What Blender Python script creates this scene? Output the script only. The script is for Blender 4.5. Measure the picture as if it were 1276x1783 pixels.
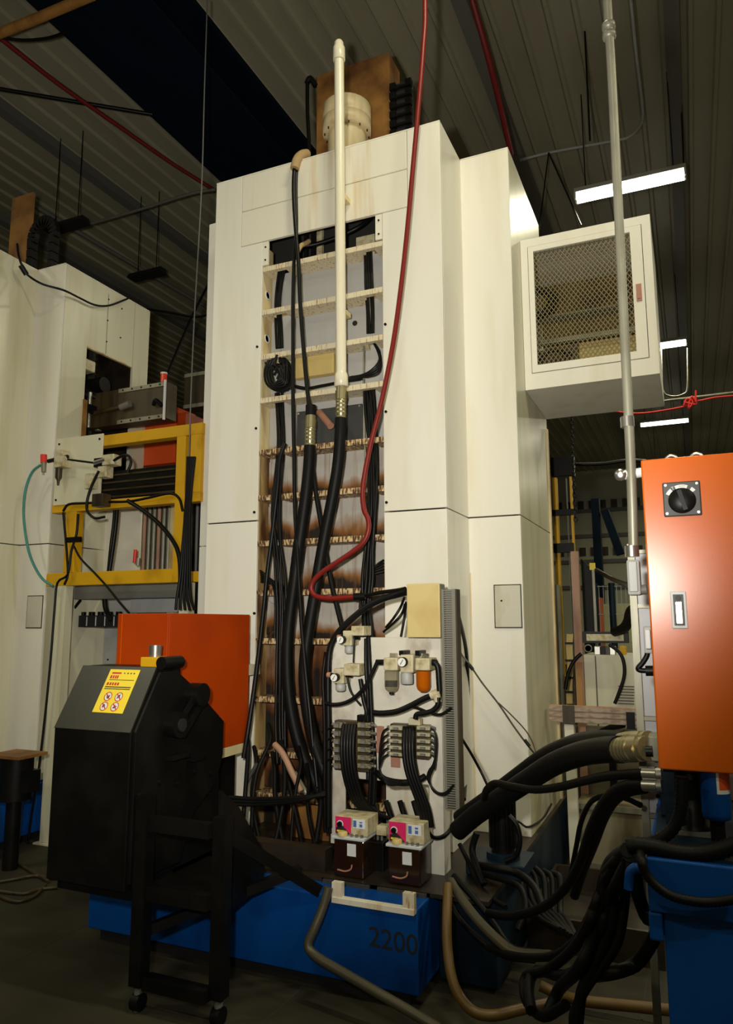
import bpy, bmesh, math, random
from mathutils import Vector, Matrix
random.seed(7)
for o in list(bpy.data.objects): bpy.data.objects.remove(o)
scene = bpy.context.scene
C = bpy.context.collection

# ------------------------------------------------------------------ camera
FPX, PITCH, YAW, ROLL = 1286.44, math.radians(8.576), math.radians(23.65), math.radians(-0.159)
CAM = Vector((0, 0, 1.6))
FW = Vector((-math.sin(YAW)*math.cos(PITCH), math.cos(YAW)*math.cos(PITCH), math.sin(PITCH)))
RT0 = Vector((math.cos(YAW), math.sin(YAW), 0)); UP0 = RT0.cross(FW)
RT = RT0*math.cos(ROLL) + UP0*math.sin(ROLL); UP = UP0*math.cos(ROLL) - RT0*math.sin(ROLL)
cd = bpy.data.cameras.new('camera'); cam = bpy.data.objects.new('camera', cd); C.objects.link(cam)
cd.sensor_fit = 'VERTICAL'; cd.sensor_height = 36.0; cd.lens = FPX/1783*36.0; cd.clip_start = 0.05; cd.clip_end = 200
M = Matrix((RT, UP, -FW)).transposed().to_4x4(); M.translation = CAM; cam.matrix_world = M
scene.camera = cam

# ------------------------------------------------------------------ light and exposure
scene.view_settings.view_transform = 'Standard'; scene.view_settings.look = 'None'
scene.view_settings.exposure = 0.0; scene.view_settings.gamma = 1.0; scene.view_settings.use_curve_mapping = False
w = bpy.data.worlds.new('hall_air'); scene.world = w; w.use_nodes = True
w.node_tree.nodes['Background'].inputs[0].default_value = (0.75, 0.72, 0.55, 1)
w.node_tree.nodes['Background'].inputs[1].default_value = 0.02
def spot(name, loc, aim, power, col, size, blend, radius):
    l = bpy.data.lights.new(name, 'SPOT'); l.energy = power; l.color = col; l.spot_size = math.radians(size); l.spot_blend = blend; l.shadow_soft_size = radius
    o = bpy.data.objects.new(name, l); C.objects.link(o); o.location = loc
    o.rotation_euler = (Vector(aim)-Vector(loc)).to_track_quat('-Z', 'Y').to_euler(); return o
# the photographer's flash, held a little above and to the left of the lens, tipped upwards
spot('camera_flash', (-0.22, 0.02, 1.78), (-2.28, 3.45, 2.98), 505, (1.0, 0.96, 0.87), 100, 1.0, 0.05)

# ------------------------------------------------------------------ helpers
def P(px, py, y=None, x=None, z=None):
    d = FW*FPX + RT*(px-638) - UP*(py-891.5)
    t = (y-CAM.y)/d.y if y is not None else (x-CAM.x)/d.x if x is not None else (z-CAM.z)/d.z
    return CAM + d*t
WL = {}
def reg(o, loc, parent):
    loc = Vector(loc)
    C.objects.link(o)
    if parent is not None:
        o.parent = parent; o.location = loc - WL[parent.name]
    else: o.location = loc
    WL[o.name] = loc
def thing(name, label, cat, loc, group=None):
    o = bpy.data.objects.new(name, None); o.empty_display_size = 0.05
    reg(o, loc, None); o['label'] = label; o['category'] = cat
    if group: o['group'] = group
    return o
def tag(o, label, cat, group=None, kind=None):
    o['label'] = label; o['category'] = cat
    if group: o['group'] = group
    if kind: o['kind'] = kind
    return o
class MB:
    def __init__(s): s.v = []; s.f = []; s.sm = []
    def add(s, vs, fs, smooth=False):
        b = len(s.v); s.v += [Vector(v) for v in vs]; s.f += [[b+i for i in f] for f in fs]; s.sm += [smooth]*len(fs); return s
    def box(s, x0, x1, y0, y1, z0, z1):
        if x0 > x1: x0, x1 = x1, x0
        if y0 > y1: y0, y1 = y1, y0
        if z0 > z1: z0, z1 = z1, z0
        return s.add([(x0,y0,z0),(x1,y0,z0),(x1,y1,z0),(x0,y1,z0),(x0,y0,z1),(x1,y0,z1),(x1,y1,z1),(x0,y1,z1)],
            [(0,3,2,1),(4,5,6,7),(0,1,5,4),(1,2,6,5),(2,3,7,6),(3,0,4,7)])
    def bar(s, a, b, wd, th, up=(0,0,1)):
        a, b = Vector(a), Vector(b); d = (b-a).normalized(); u = Vector(up); sd = d.cross(u)
        if sd.length < 1e-4: sd = d.cross(Vector((0,1,0)))
        sd.normalize(); u = sd.cross(d); sd *= wd/2; u *= th/2
        return s.add([a-sd-u,a+sd-u,a+sd+u,a-sd+u,b-sd-u,b+sd-u,b+sd+u,b-sd+u],[(0,1,2,3),(7,6,5,4),(0,4,5,1),(1,5,6,2),(2,6,7,3),(3,7,4,0)])
    def prism(s, poly, ax, a, b):
        def mk(p, t): return (t,p[0],p[1]) if ax=='x' else (p[0],t,p[1]) if ax=='y' else (p[0],p[1],t)
        n = len(poly); return s.add([mk(p,a) for p in poly]+[mk(p,b) for p in poly],
            [list(range(n))[::-1], list(range(n,2*n))] + [(i,(i+1)%n,n+(i+1)%n,n+i) for i in range(n)])
    def cyl(s, a, b, r, n=16, r2=None):
        a, b = Vector(a), Vector(b); r2 = r if r2 is None else r2
        q = (b-a).to_track_quat('Z','Y'); ring = [q @ Vector((math.cos(t),math.sin(t),0)) for t in (2*math.pi*i/n for i in range(n))]
        s.add([a+v*r for v in ring]+[b+v*r2 for v in ring], [(i,(i+1)%n,n+(i+1)%n,n+i) for i in range(n)], True)
        s.add([a+v*r for v in ring], [list(range(n))[::-1]]); return s.add([b+v*r2 for v in ring], [list(range(n))])
    def lathe(s, o, axis, prof, n=20):
        o = Vector(o); q = Vector(axis).to_track_quat('Z','Y'); vs = []; fs = []
        for r, h in prof:
            for i in range(n):
                t = 2*math.pi*i/n; vs.append(o + q @ Vector((r*math.cos(t), r*math.sin(t), h)))
        for k in range(len(prof)-1):
            fs += [(k*n+i, k*n+(i+1)%n, (k+1)*n+(i+1)%n, (k+1)*n+i) for i in range(n)]
        s.add(vs, fs, True)
        s.add(vs[:n], [list(range(n))[::-1]]); return s.add(vs[-n:], [list(range(n))])
    def tube(s, pts, r, n=8, sub=4):
        p = smooth(pts, sub) if sub > 1 else [Vector(q) for q in pts]
        d = (p[1]-p[0]).normalized(); u = d.orthogonal().normalized(); vs = []
        for k, q in enumerate(p):
            dn = (p[min(k+1,len(p)-1)]-p[max(k-1,0)]).normalized()
            u = (u - dn*u.dot(dn)).normalized(); wv = dn.cross(u)
            rr = r(k/(len(p)-1)) if callable(r) else r
            vs += [q + u*math.cos(2*math.pi*i/n)*rr + wv*math.sin(2*math.pi*i/n)*rr for i in range(n)]
        m = len(p)
        s.add(vs, [(k*n+i,k*n+(i+1)%n,(k+1)*n+(i+1)%n,(k+1)*n+i) for k in range(m-1) for i in range(n)] , True)
        s.add(vs[:n], [list(range(n))[::-1]]); return s.add(vs[-n:], [list(range(n))])
    def build(s, name, mat, parent=None, bevel=0.0, kind=None, label=None):
        lo = [min(v[i] for v in s.v) for i in range(3)]; hi = [max(v[i] for v in s.v) for i in range(3)]
        o0 = Vector(((lo[0]+hi[0])/2, (lo[1]+hi[1])/2, lo[2]))
        me = bpy.data.meshes.new(name); me.from_pydata([v-o0 for v in s.v], [], s.f)
        me.polygons.foreach_set('use_smooth', s.sm); me.update()
        bm = bmesh.new(); bm.from_mesh(me); bmesh.ops.recalc_face_normals(bm, faces=bm.faces); bm.to_mesh(me); bm.free()
        me.materials.append(MT[mat] if isinstance(mat, str) else mat)
        o = bpy.data.objects.new(name, me); reg(o, o0, parent)
        if bevel:
            b = o.modifiers.new('edge', 'BEVEL'); b.width = bevel; b.segments = 2; b.limit_method = 'ANGLE'; b.angle_limit = math.radians(50)
        if kind: o['kind'] = kind
        if label: o['label'] = label
        return o
def smooth(pts, sub):
    p = [Vector(q) for q in pts]
    if len(p) < 3: return p
    e = [p[0]*2-p[1]] + p + [p[-1]*2-p[-2]]; out = []
    for i in range(1, len(e)-2):
        a, b, c, d = e[i-1:i+3]
        for k in range(sub):
            t = k/sub; out.append(0.5*((2*b)+(c-a)*t+(2*a-5*b+4*c-d)*t*t+(3*b-a-3*c+d)*t**3))
    return out + [p[-1]]
def box(name, mat, parent, x0, x1, y0, y1, z0, z1, bevel=0.0, **k): return MB().box(x0,x1,y0,y1,z0,z1).build(name, mat, parent, bevel, **k)
def pxs(path, Y): return [P(q[0], q[1], y=(q[2] if len(q) > 2 else Y)) for q in path]
def line(name, label, cat, path, Y, r, mat, group=None, n=8, sub=4, parent=None):
    o = MB().tube(pxs(path, Y), r, n, sub).build(name, mat, parent)
    if parent is None: tag(o, label, cat, group)
    return o
def wline(name, label, cat, pts, r, mat, group=None, n=8, sub=4, parent=None):
    o = MB().tube(pts, r, n, sub).build(name, mat, parent)
    if parent is None: tag(o, label, cat, group)
    return o
def struct(o): o['kind'] = 'structure'; return o
def text_mesh(name, s, size, origin, ux, uz, mat, parent, depth=0.002):
    cu = bpy.data.curves.new(name, 'FONT'); cu.body = s; cu.size = size; cu.extrude = depth; cu.align_x = 'CENTER'; cu.align_y = 'CENTER'
    t = bpy.data.objects.new('text_source', cu); C.objects.link(t); bpy.context.view_layer.update()
    me = bpy.data.meshes.new_from_object(t.evaluated_get(bpy.context.evaluated_depsgraph_get()))
    bpy.data.objects.remove(t); me.name = name
    ux = Vector(ux).normalized(); uz = Vector(uz).normalized(); n = ux.cross(uz)
    for v in me.vertices: c = v.co.copy(); v.co = ux*c.x + uz*c.y + n*c.z
    me.materials.clear(); me.materials.append(MT[mat]); o = bpy.data.objects.new(name, me); reg(o, origin, parent); return o

# ------------------------------------------------------------------ materials
MT = {}
def mat(name, col, rough=0.5, metal=0.0, col2=None, scale=(6,6,6), lo=0.45, hi=0.7, amt=1.0, bump=0.0, bscale=120, emit=None, trans=0.0, alpha=1.0, spec=0.5, detail=4):
    m = bpy.data.materials.new(name); m.use_nodes = True; nt = m.node_tree; b = nt.nodes['Principled BSDF']
    b.inputs['Base Color'].default_value = (*col, 1); b.inputs['Roughness'].default_value = rough; b.inputs['Metallic'].default_value = metal
    b.inputs['Specular IOR Level'].default_value = spec
    tc = nt.nodes.new('ShaderNodeTexCoord')
    if col2:
        mp = nt.nodes.new('ShaderNodeMapping'); mp.inputs['Scale'].default_value = scale; nz = nt.nodes.new('ShaderNodeTexNoise'); nz.inputs['Scale'].default_value = 1; nz.inputs['Detail'].default_value = detail
        oi = nt.nodes.new('ShaderNodeObjectInfo'); ad = nt.nodes.new('ShaderNodeVectorMath'); ad.operation = 'ADD'
        mr = nt.nodes.new('ShaderNodeMapRange'); mr.inputs[1].default_value = lo; mr.inputs[2].default_value = hi; mr.inputs[4].default_value = amt
        mx = nt.nodes.new('ShaderNodeMixRGB'); mx.inputs[1].default_value = (*col, 1); mx.inputs[2].default_value = (*col2, 1)
        L = nt.links.new; L(tc.outputs['Object'], mp.inputs[0]); L(mp.outputs[0], ad.inputs[0]); L(oi.outputs['Location'], ad.inputs[1]); L(ad.outputs[0], nz.inputs['Vector']); L(nz.outputs['Fac'], mr.inputs[0]); L(mr.outputs[0], mx.inputs[0]); L(mx.outputs[0], b.inputs['Base Color'])
    if bump:
        nb = nt.nodes.new('ShaderNodeTexNoise'); nb.inputs['Scale'].default_value = bscale; bp = nt.nodes.new('ShaderNodeBump'); bp.inputs['Strength'].default_value = bump; bp.inputs['Distance'].default_value = 0.002
        nt.links.new(tc.outputs['Object'], nb.inputs['Vector']); nt.links.new(nb.outputs['Fac'], bp.inputs['Height']); nt.links.new(bp.outputs[0], b.inputs['Normal'])
    if emit: b.inputs['Emission Color'].default_value = (*emit[0], 1); b.inputs['Emission Strength'].default_value = emit[1]
    if trans: b.inputs['Transmission Weight'].default_value = trans; b.inputs['IOR'].default_value = 1.2
    if alpha < 1: b.inputs['Alpha'].default_value = alpha
    MT[name] = m; return m
RUST = (0.16, 0.055, 0.012)
mat('white_paint', (0.80,0.77,0.67), 0.38, col2=(0.70,0.64,0.48), scale=(5,5,0.7), lo=0.5, hi=0.8)
mat('white_streaked', (0.79,0.75,0.62), 0.4, col2=(0.60,0.38,0.13), scale=(14,14,0.8), lo=0.53, hi=0.76, amt=0.8)
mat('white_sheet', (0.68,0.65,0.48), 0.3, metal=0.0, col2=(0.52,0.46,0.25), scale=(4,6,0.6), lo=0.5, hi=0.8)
mat('yellowed_paint', (0.72,0.60,0.33), 0.5, col2=(0.35,0.19,0.06), scale=(8,8,2), lo=0.45, hi=0.75)
mat('rib_rust', (0.66,0.48,0.24), 0.6, col2=(0.07,0.02,0.006), scale=(95,40,28), lo=0.42, hi=0.56, amt=0.97, detail=6)
mat('rib_clean', (0.70,0.62,0.43), 0.55, col2=(0.36,0.17,0.04), scale=(120,40,16), lo=0.54, hi=0.66, amt=0.85, detail=6)
mat('cast_grey', (0.62,0.61,0.57), 0.5, col2=(0.42,0.36,0.25), scale=(9,9,1.5), lo=0.5, hi=0.75)
mat('cast_stained', (0.60,0.55,0.45), 0.6, col2=(0.13,0.045,0.01), scale=(5,5,4.5), lo=0.46, hi=0.66, amt=0.97)
mat('cast_foul', (0.26,0.13,0.05), 0.6, col2=(0.012,0.008,0.004), scale=(9,9,3), lo=0.32, hi=0.52, amt=0.97)
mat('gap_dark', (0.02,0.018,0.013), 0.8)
mat('black_rubber', (0.005,0.005,0.0045), 0.5, spec=0.16)
mat('black_cable', (0.004,0.004,0.004), 0.4, spec=0.25)
mat('black_metal', (0.004,0.004,0.0036), 0.4, spec=0.2, col2=(0.008,0.0075,0.006), scale=(6,6,6))
mat('black_matte', (0.008,0.008,0.008), 0.7)
mat('black_hood', (0.022,0.022,0.014), 0.35, col2=(0.013,0.013,0.009), scale=(5,5,5))
mat('charcoal_plate', (0.045,0.045,0.043), 0.5)
mat('blue_paint', (0.001,0.062,0.28), 0.4, spec=0.25, col2=(0.001,0.03,0.15), scale=(4,4,3), lo=0.5, hi=0.75)
mat('navy_paint', (0.003,0.009,0.02), 0.7, spec=0.1, col2=(0.002,0.005,0.011), scale=(2,0.4,2))
mat('teal_paint', (0.004,0.018,0.035), 0.5, spec=0.3, col2=(0.002,0.009,0.018))
mat('orange_paint', (0.66,0.120,0.002), 0.27, bump=0.03, bscale=420, spec=0.35)
mat('orange_guard', (0.42,0.046,0.001), 0.4, spec=0.3, col2=(0.30,0.028,0.001), scale=(2,2,2))
mat('red_box', (0.75,0.09,0.015), 0.42)
mat('yellow_paint', (0.66,0.36,0.008), 0.5, spec=0.3, col2=(0.45,0.22,0.006), scale=(5,5,5), lo=0.5, hi=0.75)
mat('tan_box', (0.62,0.49,0.21), 0.45, col2=(0.55,0.40,0.15), scale=(6,6,6))
mat('ochre_plate', (0.60,0.45,0.16), 0.5)
mat('beige', (0.58,0.52,0.34), 0.5, col2=(0.35,0.27,0.12), scale=(25,25,25))
mat('brass', (0.62,0.47,0.16), 0.25, metal=0.9)
mat('steel', (0.55,0.53,0.48), 0.3, metal=0.9)
mat('galvanised', (0.30,0.29,0.22), 0.45, metal=0.4, col2=(0.20,0.19,0.14), scale=(20,20,4))
mat('grey_paint', (0.42,0.42,0.40), 0.5)
mat('grey_dark', (0.16,0.155,0.14), 0.55)
mat('light_grey', (0.58,0.60,0.62), 0.5)
mat('duct_grey', (0.19,0.18,0.14), 0.5)
mat('panel_grey', (0.42,0.43,0.43), 0.5, col2=(0.33,0.33,0.32))
mat('red_hose', (0.19,0.010,0.007), 0.42, spec=0.35)
mat('red_dark', (0.20,0.012,0.012), 0.5)
mat('red_bright', (0.75,0.03,0.02), 0.4)
mat('pink_face', (0.70,0.02,0.13), 0.4)
mat('white_label', (0.75,0.76,0.76), 0.5)
mat('blue_label', (0.06,0.16,0.45), 0.5)
mat('rust_plate', (0.34,0.16,0.035), 0.6, col2=(0.10,0.035,0.008), scale=(4,4,4), lo=0.4, hi=0.7)
mat('brown_guard', (0.055,0.036,0.012), 0.45, col2=(0.015,0.010,0.004), scale=(14,14,1.5))
mat('rust_post', (0.42,0.24,0.15), 0.55, col2=(0.25,0.12,0.06), scale=(10,10,2))
mat('amber_oil', (0.62,0.15,0.004), 0.1, trans=0.35, spec=0.8)
mat('oil_tank', (0.022,0.008,0.004), 0.15, spec=0.6)
mat('clear_bowl', (0.80,0.76,0.62), 0.06, trans=0.92)
mat('gauge_glass', (0.85,0.85,0.80), 0.2)
mat('copper_block', (0.42,0.20,0.13), 0.5)
mat('sticker_yellow', (0.90,0.68,0.02), 0.4)
mat('print_red', (0.55,0.02,0.01), 0.5)
mat('print_black', (0.015,0.015,0.015), 0.5)
mat('concrete', (0.048,0.043,0.026), 0.85, spec=0.2, col2=(0.024,0.02,0.012), scale=(1.3,1.3,1.3), lo=0.4, hi=0.7, bump=0.3, bscale=60)
mat('joint_dark', (0.03,0.025,0.02), 0.9)
mat('deck', (0.40,0.37,0.26), 0.5, col2=(0.30,0.27,0.18), scale=(1.2,0.3,1))
mat('wall_far', (0.55,0.54,0.40), 0.7)
mat('wall_dim', (0.22,0.20,0.14), 0.8)
mat('green_panel', (0.55,0.56,0.30), 0.6)
mat('tube_glow', (1,1,1), 0.5, emit=((1.0,0.97,0.86), 9.0))
mat('lamp_body', (0.55,0.54,0.46), 0.5)
mat('green_tube', (0.05,0.25,0.22), 0.35)
mat('sleeve_tan', (0.42,0.28,0.13), 0.8)
mat('cyl_cream', (0.72,0.60,0.36), 0.42, col2=(0.45,0.26,0.08), scale=(7,7,1.5), lo=0.48, hi=0.72)
mat('pipe_cream', (0.80,0.74,0.56), 0.3, col2=(0.66,0.52,0.26), scale=(9,9,0.7), lo=0.5, hi=0.72)
mat('mesh_tan', (0.22,0.18,0.085), 0.5, metal=0.2)
mat('cage_lit_brown', (0.22,0.15,0.045), 0.6, col2=(0.05,0.03,0.012), scale=(4,4,4))  # golden-brown tone stands in for lamp light inside the cage
mat('plate_dirty', (0.72,0.68,0.58), 0.45, col2=(0.30,0.19,0.09), scale=(7,7,5), lo=0.55, hi=0.78, amt=0.85, detail=8)
mat('grimy_beige', (0.30,0.26,0.15), 0.5, col2=(0.03,0.025,0.015), scale=(40,40,40), lo=0.42, hi=0.62)
mat('beige_used', (0.46,0.42,0.27), 0.5, col2=(0.14,0.11,0.05), scale=(35,35,35), lo=0.5, hi=0.7)
mat('zinc_brass', (0.42,0.37,0.20), 0.32, metal=0.75)
mat('oxide_strip', (0.42,0.33,0.25), 0.5, col2=(0.16,0.10,0.06), scale=(14,8,30))
mat('rust_ochre', (0.42,0.20,0.045), 0.55, col2=(0.22,0.09,0.02), scale=(8,8,3))
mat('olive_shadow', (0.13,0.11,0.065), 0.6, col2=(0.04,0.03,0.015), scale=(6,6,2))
mat('cover_grey', (0.58,0.55,0.45), 0.5, col2=(0.42,0.38,0.22), scale=(9,9,3))
mat('black_brown', (0.03,0.02,0.011), 0.45, col2=(0.008,0.006,0.004), scale=(6,6,6))  # mottled near-black brown
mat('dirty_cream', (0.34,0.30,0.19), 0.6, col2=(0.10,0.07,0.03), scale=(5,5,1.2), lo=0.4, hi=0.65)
mat('dull_pipe', (0.09,0.08,0.05), 0.45, metal=0.3)
mat('side_rust', (0.50,0.34,0.13), 0.55, col2=(0.10,0.035,0.008), scale=(6,9,2.2), lo=0.38, hi=0.6)
def stain(name, base, rust, dark, h0, drip):
    # sheet with oil and rust that has pooled along its lower edge, and drips
    m = bpy.data.materials.new(name); m.use_nodes = True; nt = m.node_tree; b = nt.nodes['Principled BSDF']; b.inputs['Roughness'].default_value = 0.5
    N = nt.nodes.new; L = nt.links.new; tc = N('ShaderNodeTexCoord'); sp = N('ShaderNodeSeparateXYZ'); L(tc.outputs['Object'], sp.inputs[0])
    oi = N('ShaderNodeObjectInfo'); ad = N('ShaderNodeVectorMath'); ad.operation = 'ADD'; L(tc.outputs['Object'], ad.inputs[0]); L(oi.outputs['Location'], ad.inputs[1])
    def noise(sc, det):
        mp = N('ShaderNodeMapping'); mp.inputs['Scale'].default_value = sc; nz = N('ShaderNodeTexNoise'); nz.inputs['Scale'].default_value = 1; nz.inputs['Detail'].default_value = det
        L(ad.outputs[0], mp.inputs[0]); L(mp.outputs[0], nz.inputs['Vector']); return nz.outputs['Fac']
    def math_(op, a, b_):
        q = N('ShaderNodeMath'); q.operation = op
        for i, v in enumerate((a, b_)):
            if isinstance(v, (int, float)): q.inputs[i].default_value = v
            else: L(v, q.inputs[i])
        return q.outputs[0]
    lvl = math_('ADD', math_('DIVIDE', sp.outputs['Z'], h0), math_('MULTIPLY', math_('SUBTRACT', noise((6,6,3),3), 0.5), 2.4))
    rp = N('ShaderNodeValToRGB'); rp.color_ramp.elements[0].position = 0.12; rp.color_ramp.elements[0].color = (*dark, 1); rp.color_ramp.elements[1].position = 0.95; rp.color_ramp.elements[1].color = (*base, 1)
    e = rp.color_ramp.elements.new(0.42); e.color = (*rust, 1); L(lvl, rp.inputs[0])
    mr = N('ShaderNodeMapRange'); mr.inputs[1].default_value = 0.52; mr.inputs[2].default_value = 0.72; mr.inputs[4].default_value = drip; L(noise((42,42,1.6),2), mr.inputs[0])
    mx = N('ShaderNodeMixRGB'); L(mr.outputs[0], mx.inputs[0]); L(rp.outputs[0], mx.inputs[1]); mx.inputs[2].default_value = (*[c*0.8 for c in rust], 1); L(mx.outputs[0], b.inputs['Base Color']); MT[name] = m
stain('bay_clean', (0.44,0.43,0.41), (0.40,0.33,0.20), (0.30,0.20,0.08), 0.045, 0.05)
stain('bay_mid', (0.46,0.43,0.38), (0.24,0.095,0.02), (0.012,0.007,0.004), 0.13, 0.55)
stain('bay_foul_shade', (0.30,0.22,0.14), (0.13,0.042,0.008), (0.006,0.004,0.003), 0.40, 0.7)  # rust and grime, darkened further to put recess shade into the colour
mat('hazy_lens', (0.80,0.06,0.02), 0.2, spec=0.7)
mat('yellow_hose', (0.13,0.07,0.012), 0.45)

# ------------------------------------------------------------------ the hall
FY0, FY1, FX0, FX1, CZ = -5.0, 30.0, -16.0, 9.0, 7.6
fl = struct(MB().box(FX0, FX1, FY0, FY1, -0.2, 0).build('floor', 'concrete'))
for k in range(6):
    MB().box(FX0, FX1, 1.05+k*1.2, 1.058+k*1.2, 0, 0.0012).build('floor_joint', 'joint_dark', fl)
for k in range(5):
    MB().box(-4.5+k*1.4, -4.492+k*1.4, 0, 8, 0, 0.0012).build('floor_joint', 'joint_dark', fl)
mb = MB(); x = FX0; prof = []
while x < FX1:
    prof += [(x, CZ), (x+0.185, CZ), (x+0.205, CZ-0.035), (x+0.24, CZ-0.035), (x+0.26, CZ)]; x += 0.26
vs = [(a, FY0, b) for a, b in prof] + [(a, FY1, b) for a, b in prof]; n = len(prof)
mb.add(vs, [(i, i+1, n+i+1, n+i) for i in range(n-1)]); ceil = struct(mb.build('ceiling', 'deck'))
def wall(name, x0, x1, y0, y1, m):
    return struct(box(name, m, None, x0, x1, y0, y1, 0, CZ))
wb = wall('wall_back', FX0, FX1, FY1, FY1+0.15, 'wall_far')
wall('wall_left', FX0-0.15, FX0, FY0, FY1, 'wall_dim'); wall('wall_right', FX1, FX1+0.15, FY0, FY1, 'wall_dim'); wall('wall_front', FX0, FX1, FY0-0.15, FY0, 'wall_dim')
# wall rails with tabs on the far wall
for z in (2.9, 3.9, 4.9, 5.9): box('wall_rail', 'grey_dark', wb, -9, 6, FY1-0.12, FY1, z, z+0.14)
for z in (4.2, 6.05):
    for k in range(16): box('wall_tab', 'brown_guard', wb, -5.2+k*0.42, -4.98+k*0.42, FY1-0.1, FY1, z, z+0.32)
bm_ = MB().box(-4.95, -4.03, FY0, 16, 7.0, 7.05).box(-4.55, -4.43, FY0, 16, 7.05, 7.5).box(-4.95, -4.03, FY0, 16, 7.5, 7.56).box(-4.95,-4.9,FY0,16,6.93,7.0)
beam = struct(bm_.build('beam', 'navy_paint'))
for k, x in enumerate((-9.0, -7.0)): struct(box('beam', 'grey_dark', None, x, x+0.14, FY0, FY1, 7.42, 7.54))
struct(box('beam', 'grey_dark', None, 0.1, 0.24, FY0, FY1, 7.44, 7.55)); struct(box('beam', 'grey_dark', None, -1.75, -1.61, FY0, FY1, 7.44, 7.55))

# ------------------------------------------------------------------ lamps
def lamp(x0, x1, y, z, label, on=True, group='ceiling tube lamps', k=1.0):
    t = thing('tube_lamp', label, 'lamp', ((x0+x1)/2, y, z), group)
    MB().prism([(y-0.09,z+0.05),(y+0.09,z+0.05),(y+0.05,z+0.12),(y-0.05,z+0.12)], 'x', x0, x1).build('reflector', 'lamp_body' if on else 'black_matte', t)
    if on:
        for s in (-1, 1): MB().cyl((x0+0.02, y+s*0.038, z+0.015), (x1-0.02, y+s*0.038, z+0.015), 0.034, 12).build('tube', 'tube_glow', t)  # tubes fattened so their shape stands in for the glow
        for xx in (x0, x1-0.02): box('end_cap', 'lamp_body', t, xx, xx+0.02, y-0.085, y+0.085, z-0.01, z+0.06)
    for xx in (x0+0.12, x1-0.12): MB().cyl((xx, y, z+0.12), (xx, y, CZ-0.02), 0.006, 6).build('hanger_wire', 'black_cable', t)
    if on:
        l = bpy.data.lights.new('tube_light', 'AREA'); l.shape = 'RECTANGLE'; l.size = abs(x1-x0)-0.1; l.size_y = 0.14; l.energy = LAMP_W*k; l.color = (1.0, 0.94, 0.66)
        o = bpy.data.objects.new('tube_light', l); C.objects.link(o); o.parent = t; o.location = (0, 0, -0.02)
    return t
LAMP_W = 60
lamp(-0.93, 0.22, 8.0, 6.3, 'bright twin tube lamp hanging above the mesh cage, largest lamp in view')
lamp(-0.92, 0.19, 13.2, 6.3, 'lit tube lamp partly hidden behind the mesh cage')
lamp(-0.90, 0.19, 18.55, 6.3, 'lit tube lamp lowest in view above the orange cabinet')
lamp(-0.90, 0.19, 23.9, 6.3, 'added tube lamp hidden behind the orange cabinet top, lighting the far wall')  # lamp added behind the cabinet to brighten the far wall
for y, q in ((2.6, 'just above the top of the view over the orange cabinet'), (-2.6, 'behind the photographer, out of view')): lamp(-0.93, 0.22, y, 6.3, 'lit tube lamp ' + q)
for y, q in ((0.5, 'nearer the second machine'), (-2.5, 'farther behind the photographer')): lamp(-7.4, -6.3, y, 6.3, 'lit tube lamp over the left aisle, ' + q)
for y, q in ((-1.0,'nearest'),(3.0,'second'),(8.0,'third'),(13.2,'fourth'),(18.5,'fifth'),(24.0,'sixth')): lamp(3.6, 4.75, y, 6.3, q + ' tube lamp of an added unseen fill row over the right aisle', k=1.5)  # unseen row added, with extra power, to brighten the column side
lamp(*sorted((P(82,412,z=6.3).x, P(150,395,z=6.3).x)), P(115,403,z=6.3).y, 6.3, 'dark unlit batten lamp hanging under the ceiling above the second machine', False)
lamp(*sorted((P(225,492,z=6.3).x, P(286,482,z=6.3).x)), P(255,487,z=6.3).y, 6.3, 'small unlit batten lamp farther back above the second machine', False)

# ------------------------------------------------------------------ main machine
D, D2, XR, X2, X1, TOP, BZ = 3.9, 4.336, -1.22, -0.904, -2.83, 4.60, 0.42
OL, OR = -2.45, -1.597
mm = thing('machine_column', 'tall cream press column with cabled rib recess in its front, on blue base', 'machine', (-2.0, 4.6, 0))
g = 0.004
MB().prism([(X1,2.235+g),(OL,2.235+g),(OL,4.09),(-2.62,4.09),(-2.62,TOP),(X1,TOP)], 'y', D, D+0.02).build('front_panel', 'white_paint', mm, 0.003)
MB().prism([(OR,2.235+g),(XR,2.235+g),(XR,TOP),(-1.43,TOP),(-1.43,4.09),(OR,4.09)], 'y', D, D+0.02).build('front_panel', 'white_paint', mm, 0.003)
box('front_panel', 'white_paint', mm, X1, OL, D, D+0.02, BZ, 2.235-g, 0.003)
box('front_panel', 'white_paint', mm, OR, XR, D, D+0.02, BZ, 2.235-g, 0.003)
box('cover_plate', 'white_streaked', mm, -2.617, -1.433, D-0.002, D+0.02, 4.345, TOP-0.003, 0.003)
box('cover_plate', 'white_streaked', mm, -2.617, -1.433, D-0.002, D+0.02, 4.094, 4.339, 0.003)
for a, b in ((OL+0.002, -2.407), (-1.644, OR-0.002)):
    st = box('flange_strip', 'white_streaked', mm, a, b, D+0.002, D+0.016, 3.925, 4.088)
    for zz in (3.96, 4.05): MB().cyl(((a+b)/2, D+0.003, zz), ((a+b)/2, D-0.003, zz), 0.006, 8).build('screw', 'black_metal', st)
# recess
RB = 4.04
box('cavity_back', 'gap_dark', mm, OL-0.02, OR+0.02, 4.30, 4.33, 3.885, 4.45)
for z0, z1, m_ in ((2.685, 4.08, 'yellowed_paint'), (BZ, 2.684, 'side_rust')):
    box('recess_side', m_, mm, OL-0.02, OL-0.001, D+0.021, RB, z0, z1); box('recess_side', m_, mm, OR+0.001, OR+0.02, D+0.021, RB, z0, z1)
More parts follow.
